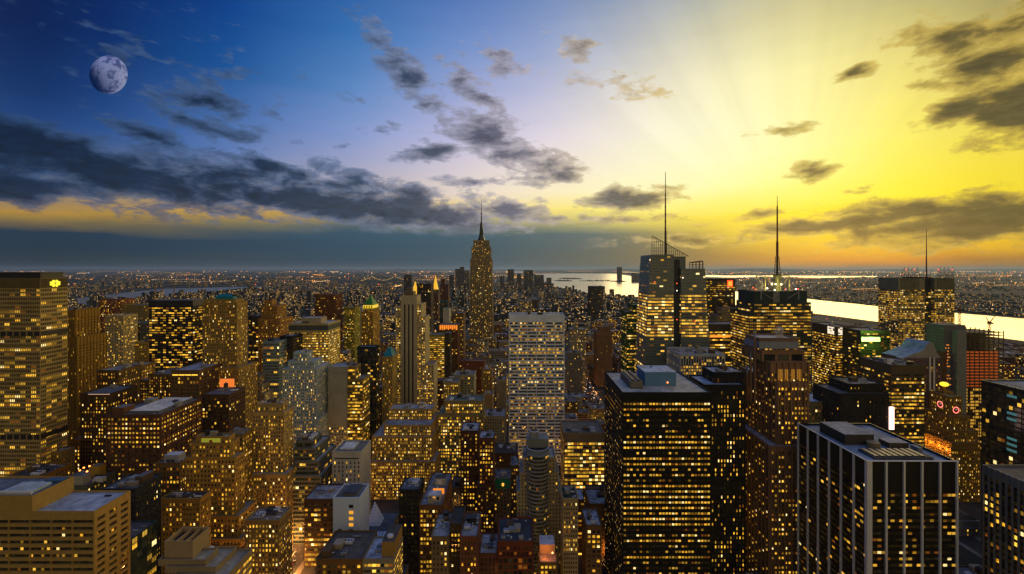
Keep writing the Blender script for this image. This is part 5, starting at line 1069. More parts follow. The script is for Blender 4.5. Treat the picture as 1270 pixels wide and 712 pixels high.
def crane(px, Y, pyb, pyt, jibs, label):
    x = WX(px, Y); r = thing('tower_crane', label, 'crane', (x, Y, WZ(pyb, Y))); B = tuple(r.location); z0, z1 = WZ(pyb, Y), WZ(pyt, Y); m = wall((.10, .03, .02), .6); b = MB()
    for sx in (-1, 1):
        for sy in (-1, 1): b.bar((x+sx*1.0, Y+sy*1.0, z0), (x+sx*1.0, Y+sy*1.0, z1), .28, m)
    n = max(3, int((z1-z0)/3))
    for k in range(n):
        za, zb2 = z0+(z1-z0)*k/n, z0+(z1-z0)*(k+1)/n; s = 1 if k % 2 else -1
        b.bar((x-s, Y-1, za), (x+s, Y-1, zb2), .2, m); b.bar((x-1, Y-s, za), (x-1, Y+s, zb2), .2, m)
    child(b, 'mast', r, B)
    for (px2, py2) in jibs:
        b = MB(); e = (WX(px2, Y), Y, WZ(py2, Y)); p0 = (x, Y, z1); b.bar(p0, e, .35, m); q = (x, Y, z1+1.8); b.bar(q, (e[0], Y, e[2]+.3), .25, m)
        for k in range(6):
            f = k/6; b.bar([p0[i]+(e[i]-p0[i])*f for i in range(3)], [q[i]+(e[i]-q[i])*(f+.1) for i in range(3)], .15, m)
        child(b, 'jib', r, B)
    b = MB(); b.box(x-1.6, x+1.6, Y-1.6, Y+1.6, z1-.8, z1+2.4, m); child(b, 'cab', r, B); b = MB(); b.box(x+2.5, x+5, Y-1, Y+1, z1-1, z1+1.2, DARK, bottom=True); b.bar((x, Y, z1+.5), (x+4, Y, z1+.5), .3, m); child(b, 'counterweight', r, B)
crane(1190, 640, 406, 385, [(1191.5, 376), (1186, 381)], 'red crane standing on the grey core of the unfinished tower')
crane(1227, 650, 414, 401, [(1235, 391), (1222.5, 393)], 'crane with raised jibs against the bright water, right of the grey core')
# tower with globe and two clocks
PT = (.25, .17, .075)
r, B, T = tower('stone_tower', 'stepped tan stone tower with a gold globe on top and two red ringed clocks', 'clock tower',
   [(1170, 1183, 486, 536, 10), (1177.5, 1193, 492, 520, 26), (1177, 1203, 516, 515, 34), (1178, 1213, 534, 510, 44), (1180, 1216, 549, 505, 52)], dict(PUNCH, cw=2.4, fh=3.6, top=2.2, wf=.42), PT, None, G(.34, .5), (.2, .16, .09), yb=640, ind=90, n=0)
x0, x1, y0, y1, zt = T[0]; b = MB(); gx, gy, gz = WX(1171, 540), 540, WZ(476.5, 540); GLO = emit((1, .62, .03), 1.7)
for k in range(8):
    t0, t1 = -math.pi/2+math.pi*k/8, -math.pi/2+math.pi*(k+1)/8; b.cyl(gx, gy, gz+2.6*math.sin(t0), gz+2.6*math.sin(t1), 4.4*math.cos(t0), 4.4*math.cos(t1), GLO, 14, cap=False)
b.cyl(gx, gy, zt-1, gz-2, 2.4, 1.2, wall(PT), 8); child(b, 'globe', r, B)
def clock(cx, cyy, cz, axis):
    rim = MB(); R1, R2 = 3.9, 2.6
    def P(a, rr, off): return (cx+rr*math.cos(a), cyy-off, cz+rr*math.sin(a)) if axis == 'x' else (cx-off, cyy-rr*math.cos(a), cz+rr*math.sin(a))
    for k in range(24):
        a, c_ = k*math.pi/12, (k+1)*math.pi/12; rim.q([[P(a, R2, .5), P(c_, R2, .5), P(c_, R1, .5), P(a, R1, .5)]], emit((1, .05, .025), 1.5)); rim.q([[P(a, R1, .5), P(c_, R1, .5), P(c_, R1, .02), P(a, R1, .02)]], DARK)
    o = child(rim, 'clock', r, B); f = MB(); f.ngon([P(k*math.pi/12, R2, .4) for k in range(24)], wall((.10, .05, .02)))
    f.q([[P(2.0, .3, .46), P(-1.1, .3, .46), P(.5, 2.2, .46), P(.6, 2.2, .46)], [P(3.2, .3, .46), P(.1, .3, .46), P(1.62, 1.6, .46), P(1.75, 1.6, .46)]], emit((1, .6, .4), .8))
    for k in range(12): a = k*math.pi/6; f.q([[P(a-.09, 2.9, .55), P(a+.09, 2.9, .55), P(a+.09, 3.6, .55), P(a-.09, 3.6, .55)]], emit((1, .85, .7), 1.6))
    f_ = f.build('clock_face', None, B); f_.parent = o; f_.location = (0, 0, 0)
t1 = T[1]; clock((t1[0]+t1[1])/2, t1[2], WZ(508.5, 520), 'x'); clock(t1[0], t1[2]+11, WZ(508.5, 520)+3.2, 'y')
lb = T[4]
for k in range(5):
    ld = bpy.data.lights.new('base_uplight', 'POINT'); ld.energy = 3800; ld.color = (1, .36, .05); ld.shadow_soft_size = .8
    lo = bpy.data.objects.new('base_uplight', ld); COL.objects.link(lo); lo.location = (lb[0]-3, lb[2]+5+k*10, lb[4]-9)

# right edge: dark glass block and grey ribbed block
r = thing('glass_building', 'black glass office block at the right edge with teal lit panes', 'office building', (470, 360, 0)); B = (470, 360, 0); wb, gb, rb = MB(), [], MB(); zt = WZ(471, 420)
bk = wall((.012, .014, .016), .4); block(wb, gb, rb, WX(1217, 420), 530, 300, 420, 0, zt, dict(GRID, cw=6.5, fh=4.4, wf=.9, hf=.72, rec=.1, lc=.5, top=3), bk, bk, G(.12, .6, .3, .7, (.015, .025, .03)), roofmat((.16, .22, .26)))
child(wb, 'wall', r, B); child(rb, 'roof', r, B); panes_to_parts(r, B, gb, 100); xw = WX(1217, 420)
TE = emit((.10, .32, .34), .38)
for k, z in enumerate((-7, -22, -27, -44, -49, -54)):
    b = MB(); b.q([[(xw-.05, 398, zt+z-2.2), (xw-.05, 390, zt+z-2.2), (xw-.05, 390, zt+z), (xw-.05, 398, zt+z)]], TE); child(b, 'lit_pane', r, B)
b = MB()
for k in range(34): b.box(xw+2, xw+2.2, 302+k*3.5, 302.2+k*3.5, zt-1, zt+1.6, STEEL)
b.box(xw+1.9, xw+2.3, 302, 419, zt+1.5, zt+1.7, STEEL); child(b, 'railing', r, B); HEROES.append((xw, 530, 300, 420, zt, 1217, 1270, 640))
r = thing('office_building', 'grey ribbed block cut off by the bottom right corner', 'office building', (330, 240, 0)); B = (330, 240, 0); wb, gb, rb = MB(), [], MB(); xw = WX(1219, 285); zt = WZ(576, 285)
block(wb, gb, rb, xw, 380, 190, 285, 0, zt, dict(cw=3.4, fh=4.0, wf=.72, hf=.6, rec=.35, top=5, pk=1, pw=1.0, pd=.7), wall((.19, .185, .17)), wall((.02, .02, .02)), G(.30, .8, -.2), roofmat((.12, .10, .09)))
child(wb, 'wall', r, B); child(rb, 'roof', r, B); panes_to_parts(r, B, gb, 80); clutter(r, B, (xw+4, 375, 200, 280), zt-1.1, RNG, 3, big=2); HEROES.append((xw, 380, 190, 285, zt, 1213, 1270, 712))

# black block with white piers
Y = 280.0; D = SD(1076, 990, Y); x0, x1 = WX(1076, Y), WX(1187, Y); zt = WZ(572, Y); B = ((x0+x1)/2, Y+D/2, 0)
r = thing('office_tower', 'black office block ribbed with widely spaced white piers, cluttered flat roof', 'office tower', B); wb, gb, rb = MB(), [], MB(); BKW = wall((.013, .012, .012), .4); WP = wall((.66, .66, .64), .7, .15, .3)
wst = dict(cw=(x1-x0-1.2)/20, fh=3.95, wf=.93, hf=.42, rec=.12, top=19); lst = dict(wst, cw=(D-1.2)/24)
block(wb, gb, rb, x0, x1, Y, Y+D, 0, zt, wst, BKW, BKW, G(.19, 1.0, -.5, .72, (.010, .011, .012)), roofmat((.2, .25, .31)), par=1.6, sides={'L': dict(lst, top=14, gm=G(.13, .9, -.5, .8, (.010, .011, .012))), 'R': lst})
child(wb, 'wall', r, B); child(rb, 'roof', r, B); panes_to_parts(r, B, gb, 90)
for k in range(6):
    xx = x0+(x1-x0)*k/5; w = 1.15 if k else 2.2; xx = min(max(xx, x0+w/2), x1-w/2); b = MB(); b.box(xx-w/2, xx+w/2, Y-1.0, Y-.01, 0, zt+.1, WP); child(b, 'pier', r, B)
for k in range(6):
    yy = Y+D*(k+1)/6-.6; b = MB(); b.box(x0-1.0, x0-.01, yy-.55, yy+.55, 0, zt+.1, WP); child(b, 'pier', r, B)
b = MB(); b.box(x0-1.0, x0-.02, Y-1.0, Y+1.2, 0, zt+.1, WP); child(b, 'pier', r, B)
b = MB(); b.box(x0-1.05, x1+.3, Y-1.05, Y-.2, zt+.12, zt+.5, WP); b.box(x0-1.05, x0-.2, Y-.2, Y+D, zt+.12, zt+.5, WP); child(b, 'roof_edge', r, B)
b = MB(); ya = Y+30; b.box(WX(1048, ya), WX(1113, ya)-16, ya, ya+26, zt-1.6, zt+5.5, wall((.05, .045, .04)), top=roofmat((.26, .29, .33))); child(b, 'penthouse', r, B)
b = MB(); b.box(x0+9, x1-9, Y+6, Y+20, zt-1.55, zt-.2, wall((.10, .10, .10)), top=roofmat((.08, .08, .08)))
for k in range(8): b.box(x0+10+k*4.2, x0+12.6+k*4.2, Y+7, Y+19, zt-.2, zt+.5, STEEL)
child(b, 'plant_grille', r, B)
b = MB(); b.cyl(x0+23, Y+25, zt-1.6, zt+2.4, 3.8, m=wall((.2, .17, .12)), n=18); child(b, 'round_tank', r, B)
b = MB(); b.box(x0+33, x0+46, Y+24, Y+33, zt-1.6, zt+2, wall((.07, .06, .05)), top=roofmat((.4, .4, .4))); child(b, 'bulkhead', r, B)
b = MB(); b.box(x1-9, x1-6, Y+17, Y+23, zt-1.6, zt+1.5, GREY); child(b, 'air_handler', r, B)
HEROES.append((x0, x1, Y, Y+D, zt, 990, 1187, 712))
r, B, T = tower('office_building', 'plain black stepped block with one red lamp and a white light column at its side', 'office building', [(1053, 1096, 476, 452, 30), (1041, 1103, 488, 445, 40)], dict(PUNCH, cw=4, wf=.3), (.022, .02, .02), None, G(.05), (.10, .10, .10), yb=545, n=1)
b = MB(); x_ = WX(1103.4, 444); b.box(x_, x_+4.6, 444, 446, WZ(533, 444), WZ(505, 444), emit((1, .62, .50), 2.4), bottom=True); child(b, 'light_column', r, B)
r, B, T = tower('office_building', 'pale topped low block with a yellow lit row right of the red granite tower', 'building', [(1006, 1050, 498, 470, 34)], dict(PUNCHW, top=4), (.22, .2, .12), None, G(.35), (.45, .5, .56), yb=525, n=2, ind=20)
x0, x1, y0, y1, zt = T[0]; b = MB(); b.box(x0+14, x1-4, y0-.2, y0-.02, WZ(511, 470), WZ(508.5, 470), emit((1, .6, .08), 1.3)); child(b, 'lit_row', r, B)
r, B, T = tower('theatre', 'low white walled hall with a dark curved roof between the ribbed blocks', 'theatre', [(1187, 1214, 646, 440, 30)], dict(PUNCH, top=999), (.4, .39, .36), None, gold, yb=700, n=0)
x0, x1, y0, y1, zt = T[0]; b = MB(); pts = [(x0+(x1-x0)*k/10, zt+5*math.sin(math.pi*k/10)) for k in range(11)]
for p, q in zip(pts, pts[1:]): b.q([[(p[0], y0+1, p[1]), (q[0], y0+1, q[1]), (q[0], y1-1, q[1]), (p[0], y1-1, p[1])]], roofmat((.06, .07, .06)))
b.ngon([(x, y0+1, z) for x, z in pts][::-1], wall((.3, .29, .27))); child(b, 'curved_roof', r, B)

# round bayed tower
Y = 375.0; r = thing('apartment_building', 'tan tower with a rounded balconied bay and a drum on its top', 'apartment tower', (WX(668, Y), Y+12, 0)); B = tuple(r.location); wb, gb, rb = MB(), [], MB(); TN = wall((.29, .25, .18)); pst = dict(PUNCH, cw=2.6, fh=3.1, wf=.4, top=1.5)
for a, c_, yt, dy, dd in ((649, 689, 567, 2, 24), (645, 693, 586, 1, 26), (641, 697, 609, 0, 28)):
    block(wb, gb, rb, WX(a, Y+dy), WX(c_, Y+dy), Y+dy, Y+dy+dd, 0, WZ(yt, Y+dy), pst, TN, TN, G(.10, .2, -.5), roofmat((.3, .3, .3)))
wb.box(WX(653, Y), WX(681, Y), Y+6, Y+20, 0, WZ(548, Y), wall((.18, .19, .18)))
child(wb, 'wall', r, B); child(rb, 'roof', r, B); panes_to_parts(r, B, gb, 80)
cx, rad, zt = WX(667, Y), (WX(681, Y)-WX(653, Y))/2, WZ(561, Y); b = MB(); bn = MB(); gd = G(.07, .2, -.5, 1, (.012, .016, .02))
nfl = int(zt/3.1); seg = 16
for k in range(nfl):
    z = zt-3.1*(k+1)
    for s in range(seg):
        a, c_ = math.pi+math.pi*s/seg, math.pi+math.pi*(s+1)/seg; p, q = (cx+rad*.93*math.cos(a), Y+1+rad*.93*math.sin(a)), (cx+rad*.93*math.cos(c_), Y+1+rad*.93*math.sin(c_))
        b.q([[(*p, z), (*q, z), (*q, z+3.1), (*p, z+3.1)]], gd, [[[s+9000, k], [s+9000.99, k], [s+9000.99, k+.99], [s+9000, k+.99]]])
    bn.cyl(cx, Y+1, z+2.0, z+3.1, rad, m=wall((.2, .21, .2)), n=seg, a0=math.pi, a1=2*math.pi)
child(b, 'bay_glazing', r, B); child(bn, 'balconies', r, B)
b = MB(); b.cyl(cx, Y+4, zt, zt+3.2, rad, m=wall((.16, .18, .19)), n=24, cap=False); b.cyl(cx, Y+4, zt+1.2, zt+1.3, rad-.3, m=DARK, n=24); b.cyl(cx, Y+4, zt+3.0, zt+3.3, rad, rad-.6, m=WHITE, n=24, cap=False); child(b, 'roof_ring', r, B)
b = MB(); xr = WX(662, Y+12); b.cyl(xr, Y+12, WZ(562, Y), WZ(534, Y+12), 4.0, m=wall((.24, .25, .25)), n=18, cap=False); b.cyl(xr, Y+12, WZ(537, Y+12), WZ(537, Y+12)+.1, 3.7, m=DARK, n=18); b.cyl(xr, Y+12, WZ(534, Y+12), WZ(533.5, Y+12), 4.1, 3.5, m=WHITE, n=18, cap=False); child(b, 'drum', r, B)
HEROES.append((WX(641, Y), WX(697, Y), Y-10, Y+28, WZ(536, Y), 641, 697, 690))
r, B, T = tower('office_building', 'broad lit block with a tan blank band under a dark roof beside the park', 'office building', [(699.5, 750, 537, 480, 40)], dict(RIB, cw=3.2, fh=3.9, wf=.9, hf=.6, top=9.5), (.24, .19, .12), None, G(.95, .45), (.10, .10, .09), yb=604, ind=80, n=6)
r, B, T = tower('apartment_building', 'thin pale tower with a grid of windows right of the rounded bay tower', 'apartment tower', [(698, 717, 618, 345, 20)], dict(PUNCH, cw=2.1, fh=3.4, wf=.55), (.26, .22, .15), None, G(.36, .9, .2), (.03, .05, .03), yb=712, ind=60, n=1)
r, B, T = tower('apartment_building', 'narrow brown block with a pale blue roof beside the huge black slab', 'apartment block', [(727, 746, 651, 348, 24)], PUNCHW, (.12, .08, .05), None, G(.4, .6, -.4), (.4, .45, .52), yb=712, ind=30, n=2)
r, B, T = tower('apartment_building', 'red brick block with grey framed lower floors and a dark cluttered roof', 'apartment block', [(617.5, 661, 671, 332, 32), (617, 661.5, 690, 330, 34)], dict(PUNCHW, cw=3, fh=3.7), (.13, .05, .035), None, G(.4, .4), (.06, .07, .075), yb=712, ind=50, n=6, tiersty={1: dict(PUNCHW, cw=4, fh=4.4, wf=.8, hf=.7, top=1)})
r, B, T = tower('apartment_building', 'small brick block with a frosted roof left of the red brick block', 'apartment block', [(594.5, 616, 686, 334, 26)], PUNCH, (.11, .06, .045), None, G(.25), (.34, .36, .38), yb=712, ind=20, n=3)
r, B, T = tower('apartment_building', 'small block whose open roof terrace glows orange under a lamp', 'apartment block', [(669, 691, 697, 330, 24)], dict(PUNCHW, top=2), (.13, .09, .05), None, G(.85, .3, .3), (.4, .3, .2), yb=712, ind=16, n=0)
x0, x1, y0, y1, zt = T[0]; b = MB(); b.box(x0+.8, x1-.8, y0+11, y1-1, zt-1, zt+6, wall((.4, .3, .22)), top=roofmat((.5, .55, .6))); child(b, 'roof_house', r, B)
b = MB(); lx, ly = x1-3, y0+5; b.bar((lx, ly, zt-1), (lx, ly, zt+3), .1, STEEL); b.cyl(lx, ly, zt+3, zt+3.9, .5, m=emit((1, .3, .08), 9), n=8); child(b, 'terrace_lamp', r, B)
ld = bpy.data.lights.new('terrace_light', 'POINT'); ld.energy = 1500; ld.color = (1, .30, .05); ld.shadow_soft_size = .5; lo = bpy.data.objects.new('terrace_light', ld); COL.objects.link(lo); lo.location = (x0+5, y0+5, zt+3.4)

# ------------------------------------------------------------------ skylines at the water, bridges
def far_tower(px0, px1, pyt, Y, label, wc=(.05, .045, .045), spire=None):
    r, B, T = tower('far_tower', label, 'tower', [(px0, px1, pyt, Y, (px1-px0)/F*Y*.8)], dict(PUNCH, cw=8, fh=7, wf=.6, top=8), wc, None, G(.05, .3, 0, .8), yb=352, n=0, faces='FL')
    if spire:
        x0, x1, y0, y1, zt = T[0]; b = MB(); b.bar(((x0+x1)/2, (y0+y1)/2, zt), ((x0+x1)/2, (y0+y1)/2, WZ(spire, Y)), 6, DARK, 4, 1); child(b, 'spire', r, B)
for a, c_, yt, lb in ((557, 563, 339, 'low dark far tower well left of the great masted skyscraper'), (564.5, 570, 331, 'pinnacled dark far tower left of the great masted skyscraper'), (570.5, 575.5, 328.5, 'tallest dark far tower left of the great masted skyscraper'), (576, 582, 333, 'dark far tower touching the great masted skyscraper'),
    (620, 625, 340, 'small far tower just right of the great masted skyscraper'), (629.5, 637.5, 331.5, 'lone square far tower against the sky at the island tip'), (641, 646.5, 337, 'narrow far tower beside the lone square one'), (649.5, 661, 332.5, 'broad dark far tower, biggest at the island tip'), (663, 674.5, 338.5, 'wide lower far tower right of the biggest one'), (678, 684, 342, 'last small far tower before the bright harbour')):
    far_tower(a, c_, yt+2.5, 5600, lb, (.055, .05, .05))
for a, c_, yt, lb in ((766, 771.5, 331, 'lone tall tower on the far harbour shore'), (784, 789, 338.5, 'left of the low cluster of towers on the far harbour shore'), (790, 796, 340, 'middle of the low cluster of towers on the far harbour shore'), (797, 803, 339, 'right of the low cluster of towers on the far harbour shore')):
    far_tower(a, c_, yt, 8900, lb, (.06, .06, .065))
far_tower(501, 510, 341, 4200, 'black far tower left of the gold pyramid', (.02, .02, .022)); far_tower(660, 668, 372, 1700, 'slim dark tower behind the right of the white gridded slab', (.07, .06, .05))
def bridge(p0, p1, towers, zdeck, ht, label, lit=False):
    (xa, ya), (xb, yb2) = p0, p1; r = thing('suspension_bridge', label, 'bridge', ((xa+xb)/2, (ya+yb2)/2, 0)); B = tuple(r.location); P = lambda f, z=0.: (xa+(xb-xa)*f, ya+(yb2-ya)*f, z)
    b = MB(); b.bar(P(0, zdeck), P(1, zdeck), 7, STEEL); child(b, 'deck', r, B)
    for f in towers:
        b = MB()
        for s in (-9, 9): q = P(f); b.box(q[0]-4, q[0]+4, q[1]+s-4, q[1]+s+4, 0, ht, STEEL)
        q = P(f); b.box(q[0]-3.9, q[0]+3.9, q[1]-9, q[1]+9, ht-12, ht-4, STEEL, bottom=True); child(b, 'tower', r, B)
    b = MB(); fs_ = [0, *towers, 1]; m = emit((1, .62, .12), .8) if lit else STEEL
    for i in range(len(fs_)-1):
        f0, f1 = fs_[i], fs_[i+1]; n = 16
        def zc(u):
            if i == 0: return zdeck+(ht-zdeck)*u**1.6
            if i == len(fs_)-2: return zdeck+(ht-zdeck)*(1-u)**1.6
            return zdeck+8+(ht-zdeck-8)*(2*u-1)**2
        for k in range(n): b.bar(P(f0+(f1-f0)*k/n, zc(k/n)), P(f0+(f1-f0)*(k+1)/n, zc((k+1)/n)), 2.6 if lit else 1.6, m)
    child(b, 'cable', r, B)
bridge(gp(205, 357.5), gp(312, 355.0), (.25, .75), 42, 100, 'grey suspension bridge over the narrow river on the left')
bridge(gp(444, 352.0), gp(505, 350.5), (.27, .73), 45, 125, 'far suspension bridge with gold lit cables left of the gold pyramid', True)
for k, (px, lbl) in enumerate(((193, 'left chimney stack at the narrow river'), (201, 'middle chimney stack at the narrow river'), (216, 'right chimney stack at the narrow river'))):
    x, y = gp(px, 372); b = MB(); b.cyl(x, y, 0, 125, 5.5, 3.8, wall((.2, .14, .11)), 10); b.cyl(x, y, 118, 125.3, 4.4, 4.2, DARK, 10); o = b.build('chimney', None, (x, y, 0)); tag(o, lbl+', pale slender brick', 'chimney')

# the moon
def moon():
    dist = 40000.0; x, z = (135-VX)/F, (HY-93)/F; v = Vector((x, 1, z)); u_ = Vector((x, 0, z)).normalized(); ax = (u_-v.normalized()*v.normalized().dot(u_)).normalized(); rot = ax.to_track_quat('X', 'Z').to_euler()
    m, t, b_, o = new_mat('moon_rock'); tc = t.n.new('ShaderNodeTexCoord').outputs['Object']
    n = t.noise(tc, 2.1, 6, .62, dist=.3); n2 = t.noise(tc, 7.0, 5, .6)
    mare = t.rng(n, .47, .60); c = t.mix(mare, (.17, .22, .47), (.055, .08, .24)); c = t.mix(t.rng(n2, .35, .7), c, t.vec('SCALE', c, scale=1.3))
    d = t.vec('DISTANCE', tc, tuple(rot.to_matrix().inverted() @ Vector((-.72, -.55, -.55))), out=1); c = t.mix(t.rng(d, .5, 1.55), (.004, .02, .10), c)      # shaded lower-left limb, painted into the moon's colour
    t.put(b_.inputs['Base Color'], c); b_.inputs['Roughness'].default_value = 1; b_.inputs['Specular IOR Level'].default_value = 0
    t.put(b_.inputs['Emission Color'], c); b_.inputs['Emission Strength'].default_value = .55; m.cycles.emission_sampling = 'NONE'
    import bmesh
    bm = bmesh.new(); bmesh.ops.create_uvsphere(bm, u_segments=48, v_segments=28, radius=1.0); me = bpy.data.meshes.new('moon'); bm.to_mesh(me); bm.free()
    for p in me.polygons: p.use_smooth = True
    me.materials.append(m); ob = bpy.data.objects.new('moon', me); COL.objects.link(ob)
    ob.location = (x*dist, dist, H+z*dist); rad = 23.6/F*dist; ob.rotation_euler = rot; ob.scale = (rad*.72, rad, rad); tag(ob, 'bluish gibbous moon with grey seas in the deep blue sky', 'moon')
moon()

# ------------------------------------------------------------------ the blocks between: one object each, real street grid
REFS = [('the emblem slab', 40, 430), ('the black flat topped tower', 212, 700), ('the tan lantern tower', 275, 560), ('the dark masonry block', 165, 420), ('the tan corner block', 60, 290), ('the green panel tower', 265, 370), ('the white stone tower', 370, 520), ('the wide yellow slab', 385, 680),
 ('the green pyramid tower', 458, 900), ('the striped stone tower', 507, 660), ('the great masted skyscraper', 597, 1290), ('the orange crowned tower', 556, 950), ('the white panelled block', 430, 360), ('the white glass pyramid', 462, 400), ('the massive stepped tan block', 505, 520), ('the white gridded slab', 665, 600),
 ('the rounded bay tower', 667, 375), ('the huge black slab', 827, 340), ('the faceted glass tower', 840, 620), ('the slim ribbed stone tower', 749, 1000), ('the red granite tower', 965, 345), ('the floodlit frame tower', 968, 640), ('the green sign bar', 1080, 637), ('the globe clock tower', 1185, 520), ('the rod screen skyscraper', 1149, 900),
 ('the white piered block', 1130, 290), ('the unfinished tower', 1200, 620), ('the red square sign', 905, 900), ('the two gold spires', 525, 1800), ('the lone harbour tower', 739, 2300), ('the pale river block', 140, 800)]
COLS = [('brown', (.15, .095, .06)), ('tan', (.26, .20, .115)), ('grey', (.2, .2, .19)), ('dark', (.045, .042, .04)), ('red brick', (.13, .055, .04)), ('pale', (.36, .33, .26))]
rnd = random.Random(42)
def limit(x0, x1, y0, y1):
    z = 999.0; pl, pr = min(PX(x0, y0), PX(x0, y1)), max(PX(x1, y0), PX(x1, y1))
    for h in HEROES:
        if x0 < h[1]+3 and x1 > h[0]-3 and y0 < h[3]+3 and y1 > h[2]-3: return -1
        if h[2] > y0 and pl < h[6]-1 and pr > h[5]+1: z = min(z, H-(h[7]-3-HY)*y1/F)
    return z
cands = []
avs = sorted(AVENUES+[-2200, -1900, -1650, -1400, 1760])
for k in range(22):
    ys = 250+k*80
    for a0, a1 in zip(avs, avs[1:]):
        for row in (0, 1):
            x = a0+15
            while x < a1-22:
                w = min(rnd.uniform(17, 46), a1-15-x)
                if a1-15-x-w < 12: w = a1-15-x
                y0 = ys+row*31; y1 = y0+30.5-rnd.uniform(0, 7); xa, xb = x, x+w-.4; x += w
                if w < 9 or PX(xb, y1) < -60 or PX(xa, y1) > 1330: continue
                if xa > 1690 - .05*y0: continue
                z = limit(xa, xb, y0, y1)
                if z < 9: continue
                base = rnd.choice([20, 28, 38, 50, 64, 82]) if ys < 1100 else rnd.choice([16, 22, 30, 38, 52])
                hgt = min(base*rnd.uniform(.75, 1.25), z*rnd.uniform(.9, 1.0)); hgt = min(hgt, 18) if xb > 1150 else hgt
                cands.append((xa, xb, y0, y1, hgt))
# which of them can be seen: paint front to back over a coarse grid
grid = np.zeros((712, 1270), bool); items = [(h[2], 0, h) for h in HEROES]+[(c[2], 1, c) for c in cands]; items.sort(key=lambda q: q[0]); seen = []
def rect(a, b_, c_, d):
    a, b_, c_, d = (int(round(v)) for v in (a, b_, c_, d)); return slice(max(0, min(712, c_)), max(0, min(712, d))), slice(max(0, min(1270, a)), max(0, min(1270, b_)))
for y0, kd, q in items:
    x0, x1, ya, yb2, z = q[:5]; n = 0
    rs = [rect(PX(x0, ya), PX(x1, ya), PY(z, ya), PY(0, ya))]
    rs.append(rect(min(PX(x0, ya), PX(x0, yb2)), max(PX(x1, ya), PX(x1, yb2)), PY(z, yb2), PY(0, yb2)) if z > 0 else rs[0])
    if kd:
        for s in rs: n += int((~grid[s]).sum())
        seen.append((n, q))
    for s in rs: grid[s] = True
seen.sort(key=lambda v: -v[0]); near = [q for n, q in seen if n > 5][:235]; rest = []
ORD = ['', 'second ', 'third ', 'fourth ', 'fifth ', 'sixth ', 'seventh ', 'eighth ', 'ninth ', 'tenth ', 'eleventh ', 'twelfth ']
info = []
for q in near:
    x0, x1, y0, y1, h = q; cn, cc = rnd.choice(COLS); px = PX((x0+x1)/2, y0)
    ref = min(REFS, key=lambda f: abs(f[1]-px)+140*abs(math.log(f[2]/y0)))
    rel = 'in front of' if y0 < ref[2]-40 and abs(px-ref[1]) < 60 else 'behind' if y0 > ref[2]+40 and abs(px-ref[1]) < 60 else 'left of' if px < ref[1] else 'right of'
    size = 'low' if h < 28 else 'tall' if h > 58 else 'midsize'; tank = h < 60 and rnd.random() < .4
    info.append((q, cn, cc, px, ref, rel, size, tank))
keys = {}
for i in sorted(range(len(info)), key=lambda i: info[i][3]):
    q, cn, cc, px, ref, rel, size, tank = info[i]; keys.setdefault((size, cn, tank, rel, ref[0]), []).append(i)

LAB = {}
for (size, cn, tank, rel, rf), idx in keys.items():
    for j, i in enumerate(idx):
        tk = ' with a roof water tank' if tank else ''
        LAB[i] = f"{size} {cn} block{tk} {rel} {rf}" if len(idx) == 1 else f"{ORD[min(j, 11)] or 'first '}{size} {cn} block{' with tank' if tank else ''} from the left, {rel} {rf}"
fst = [dict(PUNCH, top=2.0), dict(PUNCH, cw=2.6, fh=3.4, wf=.4, top=1.8), dict(PUNCHW, top=2.2), dict(RIB, top=2)]
for i in LAB:
    if len(LAB[i].split()) > 16: LAB[i] = LAB[i].replace(' with tank', '').replace(' with a roof water tank', '')
for i, (q, cn, cc, px, ref, rel, size, tank) in enumerate(info):
    x0, x1, y0, y1, h = q; B = ((x0+x1)/2, (y0+y1)/2, 0)
    r = thing('apartment_building' if size != 'tall' and rnd.random() < .6 else 'office_building', LAB[i], 'building', B, 'city blocks between the towers')
    wb, gb, rb = MB(), [], MB(); j = rnd.uniform(.75, 1.25); wm = wall(tuple(round(v*j, 2) for v in cc)); fr = rnd.choice([.06, .12, .2, .3, .45]); g = G(fr, .3, rnd.choice([-.5, 0, .3]))
    rm = roofmat(rnd.choice([(.09, .09, .095), (.13, .13, .135), (.2, .21, .22), (.36, .38, .41), (.11, .09, .08)])); st = rnd.choice(fst)
    if h > 40 and rnd.random() < .5 and x1-x0 > 18:
        s = rnd.uniform(2, 4); block(wb, gb, rb, x0+s, x1-s, y0+s, y1-s, h*.72-1, h, st, wm, wm, g, rm); block(wb, gb, rb, x0, x1, y0, y1, 0, h*.72, st, wm, wm, g, rm); R_ = (x0+s+1, x1-s-1, y0+s+1, y1-s-1)
    else: block(wb, gb, rb, x0, x1, y0, y1, 0, h, st, wm, wm, g, rm); R_ = (x0+1, x1-1, y0+1, y1-1)
    for g_ in gb: wb.q(g_[0], g_[2], g_[1])
    wb.build('wall', r, B); rb.build('roof', r, B); clutter(r, B, R_, h-1.1, rnd, (3 if y0 < 700 else 2) if y0 < 1000 else 1, tank)

